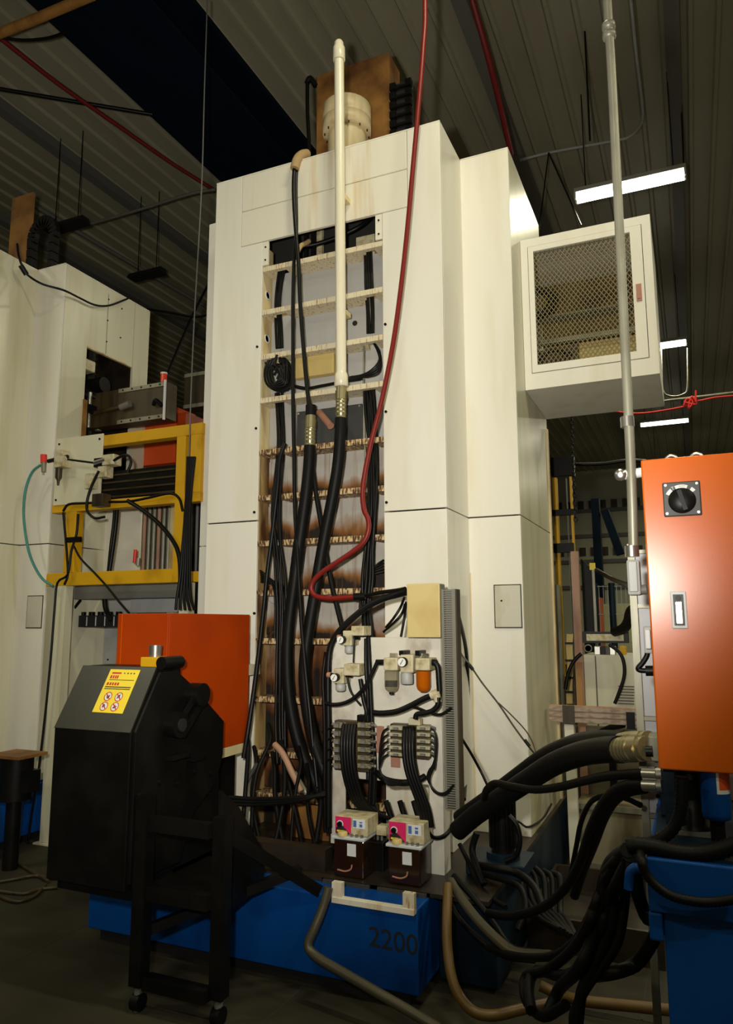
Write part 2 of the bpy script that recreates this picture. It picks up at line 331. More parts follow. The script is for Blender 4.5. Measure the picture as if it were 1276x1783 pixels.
# bent stiffener flanges seen inside each bay
RZ = [3.915, 3.616, 3.314, 3.024, 2.685, 2.393, 2.107, 1.802, 1.513, 1.17, 0.86, 0.62]
for i, z in enumerate(RZ):
    a, b, y0, y1 = OL+0.002, OR-0.002, D+0.004, RB-0.001
    poly = [(a,y0),(b,y0),(b,y1),(-1.665,y1),(-1.665,3.94),(-1.735,3.94),(-1.735,y1),(-2.29,y1),(-2.29,3.94),(-2.38,3.94),(-2.38,y1),(a,y1)]
    MB().prism(poly, 'z', z-0.034, z).build('rib', 'rib_clean' if i < 4 else 'rib_rust', mm, 0.002)
for i in range(len(RZ)):
    z0 = RZ[i+1]+0.0005 if i < len(RZ)-1 else BZ
    box('recess_back', 'bay_clean' if i < 4 else 'bay_mid' if i < 8 else 'bay_foul_shade', mm, OL-0.02, OR+0.02, RB, RB+0.03, z0, RZ[i])
for i in range(len(RZ)-1):
    z0, z1 = RZ[i+1], RZ[i]-0.034
    if i < 8: MB().prism([(OL+0.002,z0+0.02),(OL+0.002,z1-0.02),(OL+0.075,z1-0.06),(OL+0.075,z0+0.06)], 'y', RB-0.012, RB-0.001).build('corner_web', 'bay_clean' if i < 4 else 'bay_mid', mm)
    if i < 2:
        MB().lathe((OL-0.0005, D+0.075, (z0+z1)/2), (1,0,0), [(0.03,0),(0.03,0.004),(0.022,0.004),(0.022,0)], 16).build('hole_ring', 'cast_grey', mm)
c = P(618, 563, y=RB); MB().cyl((c.x, RB+0.001, c.z), (c.x, RB-0.004, c.z), 0.017, 16).build('hole_plug', 'black_matte', mm)
# boxes and plate bolted inside the recess
a, b = P(513, 606, y=RB-0.05), P(582, 655, y=RB-0.05)
box('junction_cover', 'ochre_plate', mm, a.x, b.x, RB-0.06, RB-0.005, b.z+0.02, b.z+0.17, 0.006)
a, b = P(517, 700, y=RB-0.02), P(630, 755, y=RB-0.02)
dk = box('back_plate', 'charcoal_plate', mm, a.x, b.x, RB-0.02, RB-0.002, RZ[4]+0.003, RZ[4]+0.255, 0.003)
for xx in (a.x+0.015, b.x-0.015):
    for zz in (RZ[4]+0.02, RZ[4]+0.24): MB().cyl((xx, RB-0.021, zz), (xx, RB-0.026, zz), 0.007, 8).build('bolt', 'steel', dk)
# top cavity clutter: spring-like block and pipes
a, b = P(620, 385, y=4.1), P(652, 415, y=4.1)
MB().box(a.x, b.x, 4.1, 4.2, 3.92, 4.09).build('cavity_block', 'beige', mm)
for q in (533, 545): c = P(q, 408, y=4.15); MB().cyl((c.x, 4.15, 3.93), (c.x, 4.15, 4.3), 0.013, 10).build('cavity_pipe', 'black_rubber', mm)
c = P(556, 405, y=4.2); box('cavity_bracket', 'beige', mm, c.x-0.02, c.x+0.02, 4.2, 4.23, 3.93, 4.3)
for q in ((448,604),(446,746),(443,892),(443,1068),(671,565),(672,717),(673,875)):
    c = P(q[0], q[1], y=D); MB().cyl((c.x, D+0.001, c.z), (c.x, D-0.006, c.z), 0.0085, 10).build('screw', 'black_metal', mm)
# side returns, second step and side
box('return_panel', 'white_paint', mm, XR-0.02, XR, D+0.021, D2-0.001, 2.235+g, TOP)
box('return_panel', 'white_paint', mm, XR-0.02, XR, D+0.021, D2-0.001, BZ, 2.235-g)
box('step_panel', 'white_paint', mm, XR-0.02, X2, D2, D2+0.02, 2.235+g, TOP+0.01, 0.003)
box('step_panel', 'white_paint', mm, XR-0.02, X2, D2, D2+0.02, BZ, 2.235-g, 0.003)
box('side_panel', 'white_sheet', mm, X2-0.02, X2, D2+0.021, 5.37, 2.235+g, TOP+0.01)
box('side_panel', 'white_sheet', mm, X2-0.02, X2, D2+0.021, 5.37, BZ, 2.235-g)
box('side_trim', 'yellowed_paint', mm, X2, X2+0.012, 5.33, 5.37, BZ, 3.0)
box('top_plate', 'white_paint', mm, X1, XR, D, 5.37, TOP, TOP+0.008); box('top_plate', 'white_paint', mm, XR, X2, D2, 5.37, TOP+0.011, TOP+0.018)
box('blocking_core', 'gap_dark', mm, X1+0.03, X2-0.03, 4.36, 5.36, BZ, TOP-0.01)  # dark core added inside the panels to block light
box('inner_side', 'gap_dark', mm, X1+0.001, X1+0.02, D+0.021, 5.36, BZ, TOP-0.001)
a = P(352, 800, y=D2); zt = P(369, 390, y=D2).z
box('side_cover', 'white_paint', mm, a.x, X1+0.05, D2, D2+0.02, 2.15, zt); box('side_cover', 'white_paint', mm, a.x, X1+0.05, D2, D2+0.02, BZ, 2.143)
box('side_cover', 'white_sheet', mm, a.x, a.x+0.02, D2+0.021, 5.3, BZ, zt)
cv = box('inspection_cover', 'cover_grey', mm, -1.07, -0.918, D2-0.008, D2-0.001, 1.576, 1.819, 0.003)
MB().box(-1.076,-0.912,D2-0.004,D2-0.0005,1.570,1.576).box(-1.076,-0.912,D2-0.004,D2-0.0005,1.819,1.825).box(-1.076,-1.070,D2-0.004,D2-0.0005,1.576,1.819).box(-0.918,-0.912,D2-0.004,D2-0.0005,1.576,1.819).build('gasket', 'brown_guard', cv)
for k in range(1): MB().cyl((-1.03+k*0.022, D2-0.0085, 1.73), (-1.03+k*0.022, D2-0.0095, 1.73), 0.006, 8).build('rivet', 'black_metal', cv)
box('oil_stripe', 'yellowed_paint', mm, XR+0.001, XR+0.006, D2-0.008, D2-0.001, BZ, 1.9)
# cylinder and covers on the top
cy = MB().lathe((-2.12, 4.5, TOP), (0,0,1), [(0.15,0),(0.15,0.03),(0.14,0.03),(0.14,0.56)], 32).build('cylinder_barrel', 'cyl_cream', mm)
MB().lathe((-2.12, 4.5, TOP+0.56), (0,0,1), [(0.15,0),(0.178,0),(0.178,0.1),(0.172,0.105),(0.178,0.11),(0.178,0.21),(0.16,0.225),(0.02,0.225)], 32).build('cylinder_head', 'cyl_cream', cy)
for k in range(12):
    t = 2*math.pi*k/12; MB().cyl((-2.12+0.163*math.cos(t), 4.5+0.163*math.sin(t), TOP+0.545), (-2.12+0.163*math.cos(t), 4.5+0.163*math.sin(t), TOP+0.56), 0.006, 6).build('bolt', 'brown_guard', cy)
rp = box('rust_shield', 'rust_plate', mm, -2.49, -1.87, 4.72, 4.75, TOP, 5.93, 0.004)
box('shield_flange', 'rust_plate', rp, -2.49, -2.47, 4.75, 4.95, TOP, 5.93); box('shield_flange', 'rust_plate', rp, -1.89, -1.87, 4.75, 4.95, TOP, 5.93)
a = P(540, 140, y=4.7)
hc = MB().tube([(a.x-0.03, 4.7, a.z-0.02), (a.x, 4.7, a.z+0.02), (a.x+0.04, 4.72, a.z-0.05)], 0.022, 8).build('hose_elbow', 'black_rubber', mm)
wline('barrel_cable', '', '', [(a.x-0.02,4.69,a.z-0.02),(a.x+0.0,4.66,a.z-0.3),(a.x+0.05,4.6,a.z-0.7),(a.x+0.06,4.55,TOP+0.02)], 0.016, 'black_cable', parent=mm)
wline('barrel_wire', '', '', [(-1.93,4.35,TOP+0.01),(-1.86,4.34,TOP+0.12),(-1.78,4.4,TOP+0.25)], 0.006, 'black_cable', parent=mm)
ch = box('cable_chain', 'black_matte', mm, -1.84, -1.68, 4.70, 4.73, TOP+0.01, 5.62)
for k in range(13):
    z = TOP+0.03+k*0.077
    MB().box(-1.845,-1.80,4.66,4.70,z,z+0.055).box(-1.72,-1.675,4.66,4.70,z,z+0.055).box(-1.80,-1.72,4.675,4.695,z+0.012,z+0.03).build('chain_link', 'black_metal', ch)
# blue base
ba = box('base', 'blue_paint', mm, -2.95, -1.148, 3.15, 5.5, 0.06, 0.40, 0.006)
box('plinth', 'black_matte', mm, -2.9, -1.2, 3.19, 5.4, 0.0, 0.059); 
box('base_top', 'black_brown', mm, -2.9, -0.88, 3.3, 5.45, 0.401, 0.419)
box('base_wing', 'teal_paint', mm, -1.147, -0.88, 3.42, 5.45, 0.02, 0.40, 0.006)
text_mesh('painted_number', '2200', 0.115, P(684, 1640, y=3.1485), (1,0,-0.02), (0,0,1), 'print_black', ba, 0.0008)

# cage on the side
K0, K1, KY, KB, KZ0, KZ1 = X2+0.002, -0.095, 4.62, 5.37, 3.083, 4.115
kx = 'white_paint'
shell = MB().box(K0,K1,KY+0.03,KB,KZ0,KZ0+0.012).box(K0,K1,KY+0.03,KB,KZ1-0.012,KZ1).box(K1-0.012,K1,KY+0.03,KB,KZ0+0.012,KZ1-0.012)
cg = shell.build('guard_cage', kx, mm)
ox0, ox1, oz0, oz1 = -0.857, -0.147, 3.188, 4.060
def ring(mb, x0,x1,z0,z1,X0,X1_,Z0,Z1,y0,y1):
    return mb.box(X0,X1_,y0,y1,Z0,z0).box(X0,X1_,y0,y1,z1,Z1).box(X0,x0,y0,y1,z0,z1).box(x1,X1_,y0,y1,z0,z1)
ring(MB(), ox0,ox1,oz0,oz1,K0,K1,KZ0,KZ1,KY,KY+0.03).build('cage_frame', kx, cg)
dx0, dx1, dz0, dz1 = ox0+0.004, ox1-0.004, oz0+0.004, oz1-0.004
mx0, mx1, mz0, mz1 = -0.819, -0.218, 3.240, 4.020
ring(MB(), mx0,mx1,mz0,mz1,dx0,dx1,dz0,dz1,KY-0.004,KY+0.024).build('cage_door', kx, cg)
lx, lz = -0.184, 3.612
MB().box(lx-0.016,lx+0.016,KY-0.010,KY-0.004,lz-0.055,lz+0.055).box(lx-0.009,lx+0.009,KY-0.014,KY-0.010,lz-0.04,lz+0.01).build('latch', 'copper_block', cg)
mb = MB(); px_, pz_ = 0.0285, 0.040; W, H = mx1-mx0, mz1-mz0; yy = KY+0.014
def clipseg(x0,z0,x1,z1):
    # keep the part of the strand inside the opening
    t0, t1 = 0.0, 1.0
    for p0, d, lo, hi in ((x0,x1-x0,0,W),(z0,z1-z0,0,H)):
        ta, tb = (lo-p0)/d, (hi-p0)/d
        if ta > tb: ta, tb = tb, ta
        t0, t1 = max(t0, ta), min(t1, tb)
    return None if t1-t0 < 0.005 else (x0+(x1-x0)*t0, z0+(z1-z0)*t0, x0+(x1-x0)*t1, z0+(z1-z0)*t1)
sl = pz_/px_; k = -int(H/sl/px_)-2
while k*px_ < W+H/sl+px_:
    for s in (1,-1):
        xs = k*px_; sg = clipseg(xs, 0, xs+s*H/sl, H)
        if sg: mb.bar((mx0+sg[0], yy+0.002*s, mz0+sg[1]), (mx0+sg[2], yy+0.002*s, mz0+sg[3]), 0.004, 0.003, (0,1,0))
    k += 1
mb.build('expanded_mesh', 'mesh_tan', cg, kind='stuff')
# inside the cage
MB().box(K0+0.01,K1-0.03,5.1,5.14,3.72,3.76).box(K0+0.01,K1-0.03,5.02,5.1,3.72,3.73).build('inner_shelf', 'galvanised', cg)
MB().box(K0+0.01,K1-0.1,4.95,4.99,3.50,3.53).build('inner_rail', 'galvanised', cg)
MB().box(K0+0.01,K1-0.05,4.85,4.90,3.2,3.24).build('inner_rail', 'galvanised', cg)
box('inner_back', 'cage_lit_brown', cg, K0+0.01, K1-0.02, 5.33, 5.36, KZ0+0.02, KZ1-0.02)
box('inner_block', 'ochre_plate', cg, K0+0.3, K1-0.12, 5.0, 5.1, 3.25, 3.49)
box('inner_drum', 'brown_guard', cg, K0+0.03, K0+0.3, 4.85, 5.1, 3.25, 3.42)
MB().tube([(K0+0.06+0.10*math.cos(t), 4.80, 3.74+0.09*math.sin(t)) for t in [i*math.pi/6-1.7 for i in range(10)]], 0.028, 8).build('inner_hose', 'black_rubber', cg)
MB().tube([(K0+0.05,4.82,3.33),(K0+0.15,4.8,3.39),(K0+0.27,4.84,3.36)], 0.012, 8).build('inner_hose', 'black_rubber', cg)
MB().cyl((K1-0.2,4.9,3.30),(K1-0.12,4.9,3.30),0.03,10).box(K1-0.26,K1-0.2,4.88,4.92,3.29,3.31).build('inner_sensor', 'black_metal', cg)

# ------------------------------------------------------------------ pipe and large hoses on the front
def ferrule(par, a, b, r, m='zinc_brass'):
    # crimped hose end: hexagon nut, collar and ringed sleeve from a (pipe side) to b (hose side)
    a, b = Vector(a), Vector(b); d = b-a; L = d.length; d.normalize()
    MB().cyl(a, a+d*L*0.16, r*1.0, 16).build('collar', m, par)
    MB().cyl(a+d*L*0.16, a+d*L*0.42, r*1.16, 6).build('hex_nut', m, par)
    pr = [(r*0.9, 0)]
    for k in range(4): h = L*0.58*k/5; pr += [(r*1.08, h+0.002), (r*1.08, h+L*0.07), (r*0.98, h+L*0.09)]
    pr += [(r*1.03, L*0.5), (r*1.03, L*0.58)]
    MB().lathe(a+d*L*0.42, d, pr, 16).build('sleeve', m, par)
YP = 3.80
t0, t1 = P(590, 72, y=YP), P(594, 668, y=YP)
pp = thing('oil_pipe', 'tall cream vertical pipe with domed cap standing before the press column', 'pipe', (t1.x, YP, t1.z))
dv = (t1-t0).normalized()
MB().cyl(t0+dv*0.13, t1-dv*0.05, 0.0315, 20).build('pipe_body', 'pipe_cream', pp)
MB().lathe(t0+dv*0.14, -dv, [(0.036,0),(0.039,0.004),(0.039,0.09),(0.03,0.105),(0.03,0.125),(0.022,0.14),(0.006,0.146)], 20).build('pipe_cap', 'pipe_cream', pp)
MB().lathe(t1-dv*0.07, dv, [(0.032,0),(0.040,0.02),(0.042,0.085),(0.034,0.09)], 20).build('pipe_reducer', 'pipe_cream', pp)
for zz in (4.2, 3.45): box('pipe_bracket', 'yellowed_paint', pp, t1.x-0.015, t1.x+0.015, YP+0.03, D+0.003, zz, zz+0.03)
h1 = thing('hydraulic_hose', 'thick black hose hanging from the tall cream pipe by brass fitting', 'hose', P(594, 680, y=YP), 'thick hoses in the recess')
ferrule(h1, P(594, 671, y=YP), P(593.5, 732, y=YP), 0.030)
MB().tube(pxs([(593,728,3.80),(592,760,3.80),(588,810,3.81),(578,870,3.82),(566,930,3.83),(556,985,3.83),(547,1040,3.82),(537,1100,3.80),(530,1160,3.78),(532,1215,3.75),(541,1270,3.72),(553,1315,3.70),(572,1360,3.70),(598,1400,3.72)], YP), 0.034, 14).build('hose_body', 'black_rubber', h1)
h2 = thing('hydraulic_hose', 'thick black hose with lower brass fitting, nearer the recess centre', 'hose', P(540, 735, y=3.82), 'thick hoses in the recess')
ferrule(h2, P(541, 722, y=3.83), P(539.5, 779, y=3.83), 0.031)
MB().cyl(P(541, 706, y=3.83), P(541, 724, y=3.83), 0.032, 14).build('hose_cap', 'black_rubber', h2)
MB().tube(pxs([(539.5,776),(538,810),(533,860),(526,910),(519,960),(513,1010),(506,1060),(501,1110),(500,1160),(503,1210),(510,1255),(522,1300),(540,1345),(560,1385),(585,1420)], 3.83), 0.036, 14).build('hose_body', 'black_rubber', h2)
wline('plugged_stub', 'pale round-ended stub on dark plate beside the brass fittings', 'pipe', pxs([(556,718,3.99),(566,730,3.93),(576,742,3.90)], 3.9), 0.022, 'copper_block', n=12)

# ------------------------------------------------------------------ thin hoses and cables in the recess
CG = 'black cables in the recess'
line('hydraulic_line', 'slim black hose draped over the column top down to the lower brass fitting', 'hose', [(518,278,3.93),(513,290,3.87),(511,330,3.86),(514,390,3.85),(519,450,3.84),(522,520,3.84),(527,590,3.84),(533,660,3.84),(538,708,3.83)], 3.86, 0.013, 'black_cable', CG, 10)
line('hydraulic_line', 'slim black hose running straight down the recess from column top to base', 'hose', [(524,275,3.94),(517,292,3.885),(515,330,3.875),(516,400,3.87),(512,450,3.86),(510,520,3.86),(510,600,3.86),(510,700,3.86),(512,800,3.85),(513,880,3.845),(517,950,3.80),(521,1020,3.78),(525,1090,3.75),(531,1160,3.72),(538,1230,3.70),(546,1310,3.68),(552,1370,3.66)], 3.85, 0.012, 'black_cable', CG, 10)
wline('hose_sleeve', 'tan wrapped sleeve where black hoses bend over the column top edge', 'sleeve', pxs([(534,268,3.98),(525,270,3.92),(517,279,3.875),(513,294,3.862)], 3.9), 0.030, 'sleeve_tan', n=12)
ORD = {2:('left','right'), 3:('leftmost','middle','rightmost'), 4:('leftmost','second','third','rightmost')}
STK = {2:('upper','lower'), 3:('top','middle','bottom')}
def bundle(name, label, path, Y, r, n, gap, group=CG, mat_='black_cable', zig=0.004):
    for k in range(n):
        off = (k-(n-1)/2)*gap
        pts = [Vector((q.x+off+random.uniform(-zig,zig), q.y+random.uniform(-0.006,0.006), q.z)) for q in pxs(path, Y)]
        tag(MB().tube(pts, r, 7, 3).build(name, mat_), (ORD[n][k] + ' ' + label) if gap else (STK[n][k] + ' ' + label), 'cable', group)
bundle('cable', 'black cable in the upper left bundle threaded through the recess ribs', [(492,464,3.975),(487,495,3.98),(484,530,3.975),(485,565,3.98),(487,606,3.975)], 3.975, 0.008, 4, 0.013, 'upper left recess cable bundle')
bundle('cable', 'black cable in the upper right bundle threaded through the recess ribs', [(640,428,3.975),(640,460,3.975),(642,500,3.975),(644,540,3.975),(645,580,3.975)], 3.975, 0.008, 4, 0.014, 'upper right recess cable bundle')
for k in range(4):
    line('cable', ['outermost','second','third','innermost'][k]+' loop of the black cable coil in the fourth recess bay', 'cable', [(488-2*k,618),(470+3*k,625+2*k),(461+4*k,645),(464+4*k,668-2*k),(482,680-3*k),(504-3*k,676-3*k),(510-4*k,652),(500-3*k,628+2*k),(486,620+3*k)], 3.93-0.012*k, 0.0075, 'black_cable', 'coiled cable by the left ribs')
bundle('cable', 'black cable lying along the fourth rib below the ochre cover', [(500,668,3.93),(530,676,3.93),(560,672,3.94),(600,664,3.94),(628,660,3.94)], 3.93, 0.009, 3, 0.0, 'cables along the fourth rib', zig=0.012)
for k in range(5):
    line('cable', ['topmost','second','middle','fourth','lowest'][k]+' black cable fanning out right of the cream pipe above the fourth rib', 'cable', [(645,590,3.96),(652+2*k,600+3*k,3.95),(661,622+6*k,3.94),(652-3*k,640+4*k,3.93),(628-4*k,656,3.93),(606,664,3.93)], 3.94, 0.007, 'black_cable', 'fanned cables right of the pipe')
bundle('cable', 'black cable dropping through the left side of the middle recess', [(484,684,3.965),(488,720,3.96),(490,765,3.955),(486,800,3.93),(481,850,3.88),(480,900,3.87),(484,950,3.86),(488,1000,3.86),(491,1060,3.86),(490,1120,3.85),(490,1180,3.84),(488,1260,3.83),(490,1330,3.8)], 3.95, 0.009, 4, 0.016, 'middle left recess bundle', zig=0.007)
bundle('cable', 'black cable dropping through the right side of the middle recess', [(641,670,3.95),(645,720,3.95),(648,780,3.93),(650,850,3.89),(647,905,3.88),(643,960,3.88),(640,1010,3.87),(637,1060,3.86),(640,1110,3.82),(645,1180,3.77),(648,1260,3.76),(650,1330,3.76)], 3.95, 0.010, 4, 0.017, 'middle right recess bundle', zig=0.007)
line('conduit', 'thin pale rod running down beside the right cable bundle', 'rod', [(634,590,3.96),(633,660,3.95),(634,740,3.94),(637,830,3.89)], 3.95, 0.006, 'galvanised')
line('drain_hose', 'long black hose slanting to lower left along the recess edge', 'hose', [(496,772,3.88),(487,800,3.87),(483,850,3.865),(474,930,3.86),(465,1000,3.85),(458,1070,3.83),(450,1140,3.79),(441,1210,3.74),(432,1270,3.70),(424,1320,3.68)], 3.86, 0.014, 'black_cable', CG, 10)
line('drain_hose', 'black hose crossing behind both thick hoses toward the lower right', 'hose', [(541,790,3.875),(550,860,3.875),(560,920,3.875),(570,980,3.87),(580,1030,3.865),(592,1080,3.85),(600,1110,3.83)], 3.87, 0.014, 'black_rubber', CG, 10)
for k in range(6):
    line('cable', ['first','second','third','fourth','fifth','sixth'][k]+' black cable arching out of the left recess wall above the eighth rib', 'cable', [(447,992+4*k,3.97),(457+3*k,996+4*k,3.93),(470+4*k,1010+2*k,3.91),(477+4*k,1027,3.885),(479+4*k,1060,3.88),(478+4*k,1110,3.87)], 3.9, 0.0065, 'black_cable', 'arched cables at the left wall')
for k in range(5):
    line('cable', ['first','second','third','fourth','fifth'][k]+' black cable arching out of the right recess wall above the eighth rib', 'cable', [(668,975+5*k,3.96),(655-2*k,985+4*k,3.93),(644-2*k,1005+2*k,3.91),(637-2*k,1030,3.885),(634-2*k,1060,3.87)], 3.9, 0.0065, 'black_cable', 'arched cables at the right wall')
rh = thing('air_hose', 'long red air hose hanging from the roof and looping in the recess', 'hose', P(545, 1020, y=3.72))
top_ = P(740, 0, y=3.72)
MB().tube([(top_.x-0.02, 3.72, CZ-0.02), (top_.x-0.01, 3.72, 6.3)] + pxs([(740,0),(737,80),(729,180),(719,290),(709,400),(698,500),(684,600),(664,700),(646,770),(635,825),(631,860),(634,888),(641,905),(641,925),(632,945),(612,962),(585,980),(560,997),(545,1013),(542,1027),(550,1038),(575,1042),(605,1040),(618,1039)], 3.72), 0.0145, 10).build('hose_body', 'red_hose', rh)
MB().cyl(P(616,1039,y=3.72), P(636,1038,y=3.73), 0.02, 10).build('hose_coupling', 'black_metal', rh)
hb = thing('air_hose', 'thick black hose arching from the tan junction box down past the gauges', 'hose', P(575, 1200, y=3.5))
MB().tube(pxs([(708,1031,3.48),(690,1036),(668,1042),(640,1056),(612,1078),(590,1100),(577,1122),(572,1150),(571,1200),(572,1260),(572,1320),(572,1390),(572,1440)], 3.50), 0.017, 10).build('hose_body', 'black_cable', hb)
bundle('cable', 'black cable running beside the thick hose at the mounting plate edge', [(570,1135,3.53),(568,1180,3.53),(569,1230,3.53),(571,1300,3.53),(570,1380,3.53),(571,1450,3.53)], 3.53, 0.009, 3, 0.016, 'cables at the mounting plate edge')
bundle('cable', 'black cable entering the left of the tan junction box', [(640,1037,3.72),(662,1032,3.62),(690,1028,3.52),(708,1025,3.5)], 3.6, 0.011, 2, 0.0, 'cables into the tan junction box', zig=0.012)
for k, q in enumerate(([(704,1040,3.52),(697,1058),(684,1078),(672,1092,3.7)], [(705,1052,3.52),(700,1068),(688,1082),(668,1100,3.7)], [(707,1048,3.52),(704,1075),(698,1109,3.53)])):
    line('cable', ['uppermost','middle','steepest'][k]+' thin black cable slanting below the tan junction box', 'cable', q, 3.55, 0.007, 'black_cable', 'thin cables under the junction box')
# foul pipes and hoses at the bottom of the recess
line('steel_pipe', 'bent rusty pipe slanting right at the foul recess bottom', 'pipe', [(478,1296,3.72),(492,1312,3.7),(508,1345,3.68),(525,1378,3.66)], 3.7, 0.018, 'rust_post', n=10)
line('steel_pipe', 'short bright steel tube slanting left at the foul recess bottom', 'pipe', [(447,1330,3.66),(437,1348,3.66),(428,1366,3.66)], 3.66, 0.011, 'steel')
line('steel_pipe', 'dull steel tube leaning beside the rusty bent pipe', 'pipe', [(512,1345,3.70),(528,1372,3.7),(540,1392,3.7)], 3.7, 0.014, 'galvanised')
for k in range(3):
    line('hydraulic_line', ['upper','middle','lower'][k]+' grey-black hose crossing level in front of the recess bottom', 'hose', [(398,1388+6*k,3.45),(440,1391+5*k),(480,1391+4*k),(530,1388+2*k),(568,1384-3*k,3.50)], 3.47, 0.011, 'black_rubber', 'level hoses before the recess bottom')
TX = [(432,1300,418,1490),(446,1330,462,1500),(470,1290,440,1480),(478,1340,500,1500),(494,1320,470,1505),(500,1350,530,1490),(524,1330,505,1510),(538,1360,556,1500),(556,1350,540,1515)]
for k, (xa, ya, xb, yb) in enumerate(TX):
    sw = random.uniform(-16, 16)
    line('hydraulic_line', ['first','second','third','fourth','fifth','sixth','seventh','eighth','ninth'][k]+' black hose falling in the dark tangle left of the pumps, counted from the conveyor', 'hose', [(xa-4,ya-30,3.78),(xa,ya,3.7),(xa*0.7+xb*0.3+sw,ya*0.7+yb*0.3,3.62),(xa*0.35+xb*0.65+sw*0.8,ya*0.35+yb*0.65,3.55),(xb,yb,3.45),(xb+14,yb+8,3.4)], 3.6, random.uniform(0.010,0.019), 'black_rubber', 'dark hose tangle')

# ------------------------------------------------------------------ pneumatic mounting plate
YM = 3.55
def Q(px, py, y=YM): return P(px, py, y=y)
pl = thing('mounting_plate', 'white stained steel plate on legs carrying gauges, valves and pumps', 'panel', (-1.45, YM, BZ))
xl, xr_, zt_ = Q(576,1300).x, Q(770,1300).x, Q(700,1110).z
zmid = Q(690,1362).z
zr = Q(760,1535).z; zl = Q(590,1470).z
lw, rw = Q(601,1400).x, Q(748,1450).x
MB().prism([(xl,zl),(lw,zl),(lw,zmid),(rw,zmid),(rw,zr),(xr_,zr),(xr_,zt_),(xl,zt_)], 'y', YM, YM+0.012).build('plate', 'plate_dirty', pl, 0.003)
MB().box(xr_-0.012,xr_,YM+0.012,YM+0.10,zr,zt_).build('plate_flange', 'white_streaked', pl)
box('plate_arm', 'white_streaked', pl, rw, xr_-0.012, YM+0.10, D-0.002, 1.2, 1.26); box('plate_arm', 'white_streaked', pl, xl, xl+0.06, YM+0.013, D-0.002, 1.2, 1.26)
box('plate_foot', 'white_streaked', pl, rw, xr_-0.013, YM+0.013, YM+0.09, BZ, zr+0.1)
sx = Q(660,1290).x; box('seam_strip', 'black_matte', pl, Q(637,1200).x, Q(641,1200).x, YM-0.003, YM-0.0005, zmid, zt_-0.005)
a, b = Q(690,1366,3.75), Q(742,1425,3.75)
br = thing('white_bracket', 'small white rusty frame on the blue base front', 'bracket', P(650,1575,y=3.14))
za, zb = P(650,1577,y=3.14).z, P(580,1545,y=3.14).z
x0, x1, x2, x3 = P(581,1560,y=3.14).x, P(598,1560,y=3.14).x, P(704,1580,y=3.14).x, P(724,1585,y=3.14).x
box('bottom_bar', 'white_streaked', br, x0, x3, 3.115, 3.148, 0.385, 0.41, 0.002); box('upright', 'white_streaked', br, x0, x1, 3.12, 3.148, 0.41, 0.47); box('upright', 'rib_clean', br, x2, x3, 3.12, 3.148, 0.41, 0.47)
# junction box
a, b = Q(708,1017,3.47), Q(766,1110,3.47)
jb = thing('junction_box', 'tan rectangular junction box above the air filter unit', 'box', (a.x/2+b.x/2, 3.5, b.z))
box('box_body', 'grey_dark', jb, a.x, b.x, 3.485, YM+0.012, b.z, a.z, 0.004); box('box_lid', 'tan_box', jb, a.x-0.001, b.x+0.001, 3.47, 3.484, b.z-0.001, a.z+0.001, 0.004)
for xx in (a.x+0.012, b.x-0.012):
    for zz in (a.z-0.012, b.z+0.012): MB().cyl((xx,3.471,zz),(xx,3.467,zz),0.004,8).build('lid_screw', 'ochre_plate', jb)
# slotted cable duct
a, b = Q(771,1026,3.50), Q(798,1412,3.50)
du = thing('cable_duct', 'tall grey slotted cable duct at the plate edge', 'duct', (a.x/2+b.x/2, 3.52, b.z)); dxa, dxb = Q(771,1200,3.50).x, Q(797,1200,3.50).x
box('duct_back', 'grey_dark', du, dxa, dxb, 3.53, YM+0.012, b.z, a.z)
MB().box(dxa,dxa+0.012,3.50,3.53,b.z,a.z).box(dxb-0.022,dxb-0.004,3.50,3.53,b.z,a.z).build('duct_edge', 'duct_grey', du)
mb = MB(); nsl = 96
for k in range(nsl):
    z = b.z+(a.z-b.z)*k/nsl; mb.box(dxa+0.012,dxb-0.022,3.502,3.528,z,z+(a.z-b.z)/nsl*0.55)
mb.build('duct_fingers', 'duct_grey', du, kind='stuff')
box('duct_side', 'brown_guard', du, dxb-0.003, dxb+0.003, 3.50, YM+0.012, b.z, a.z)
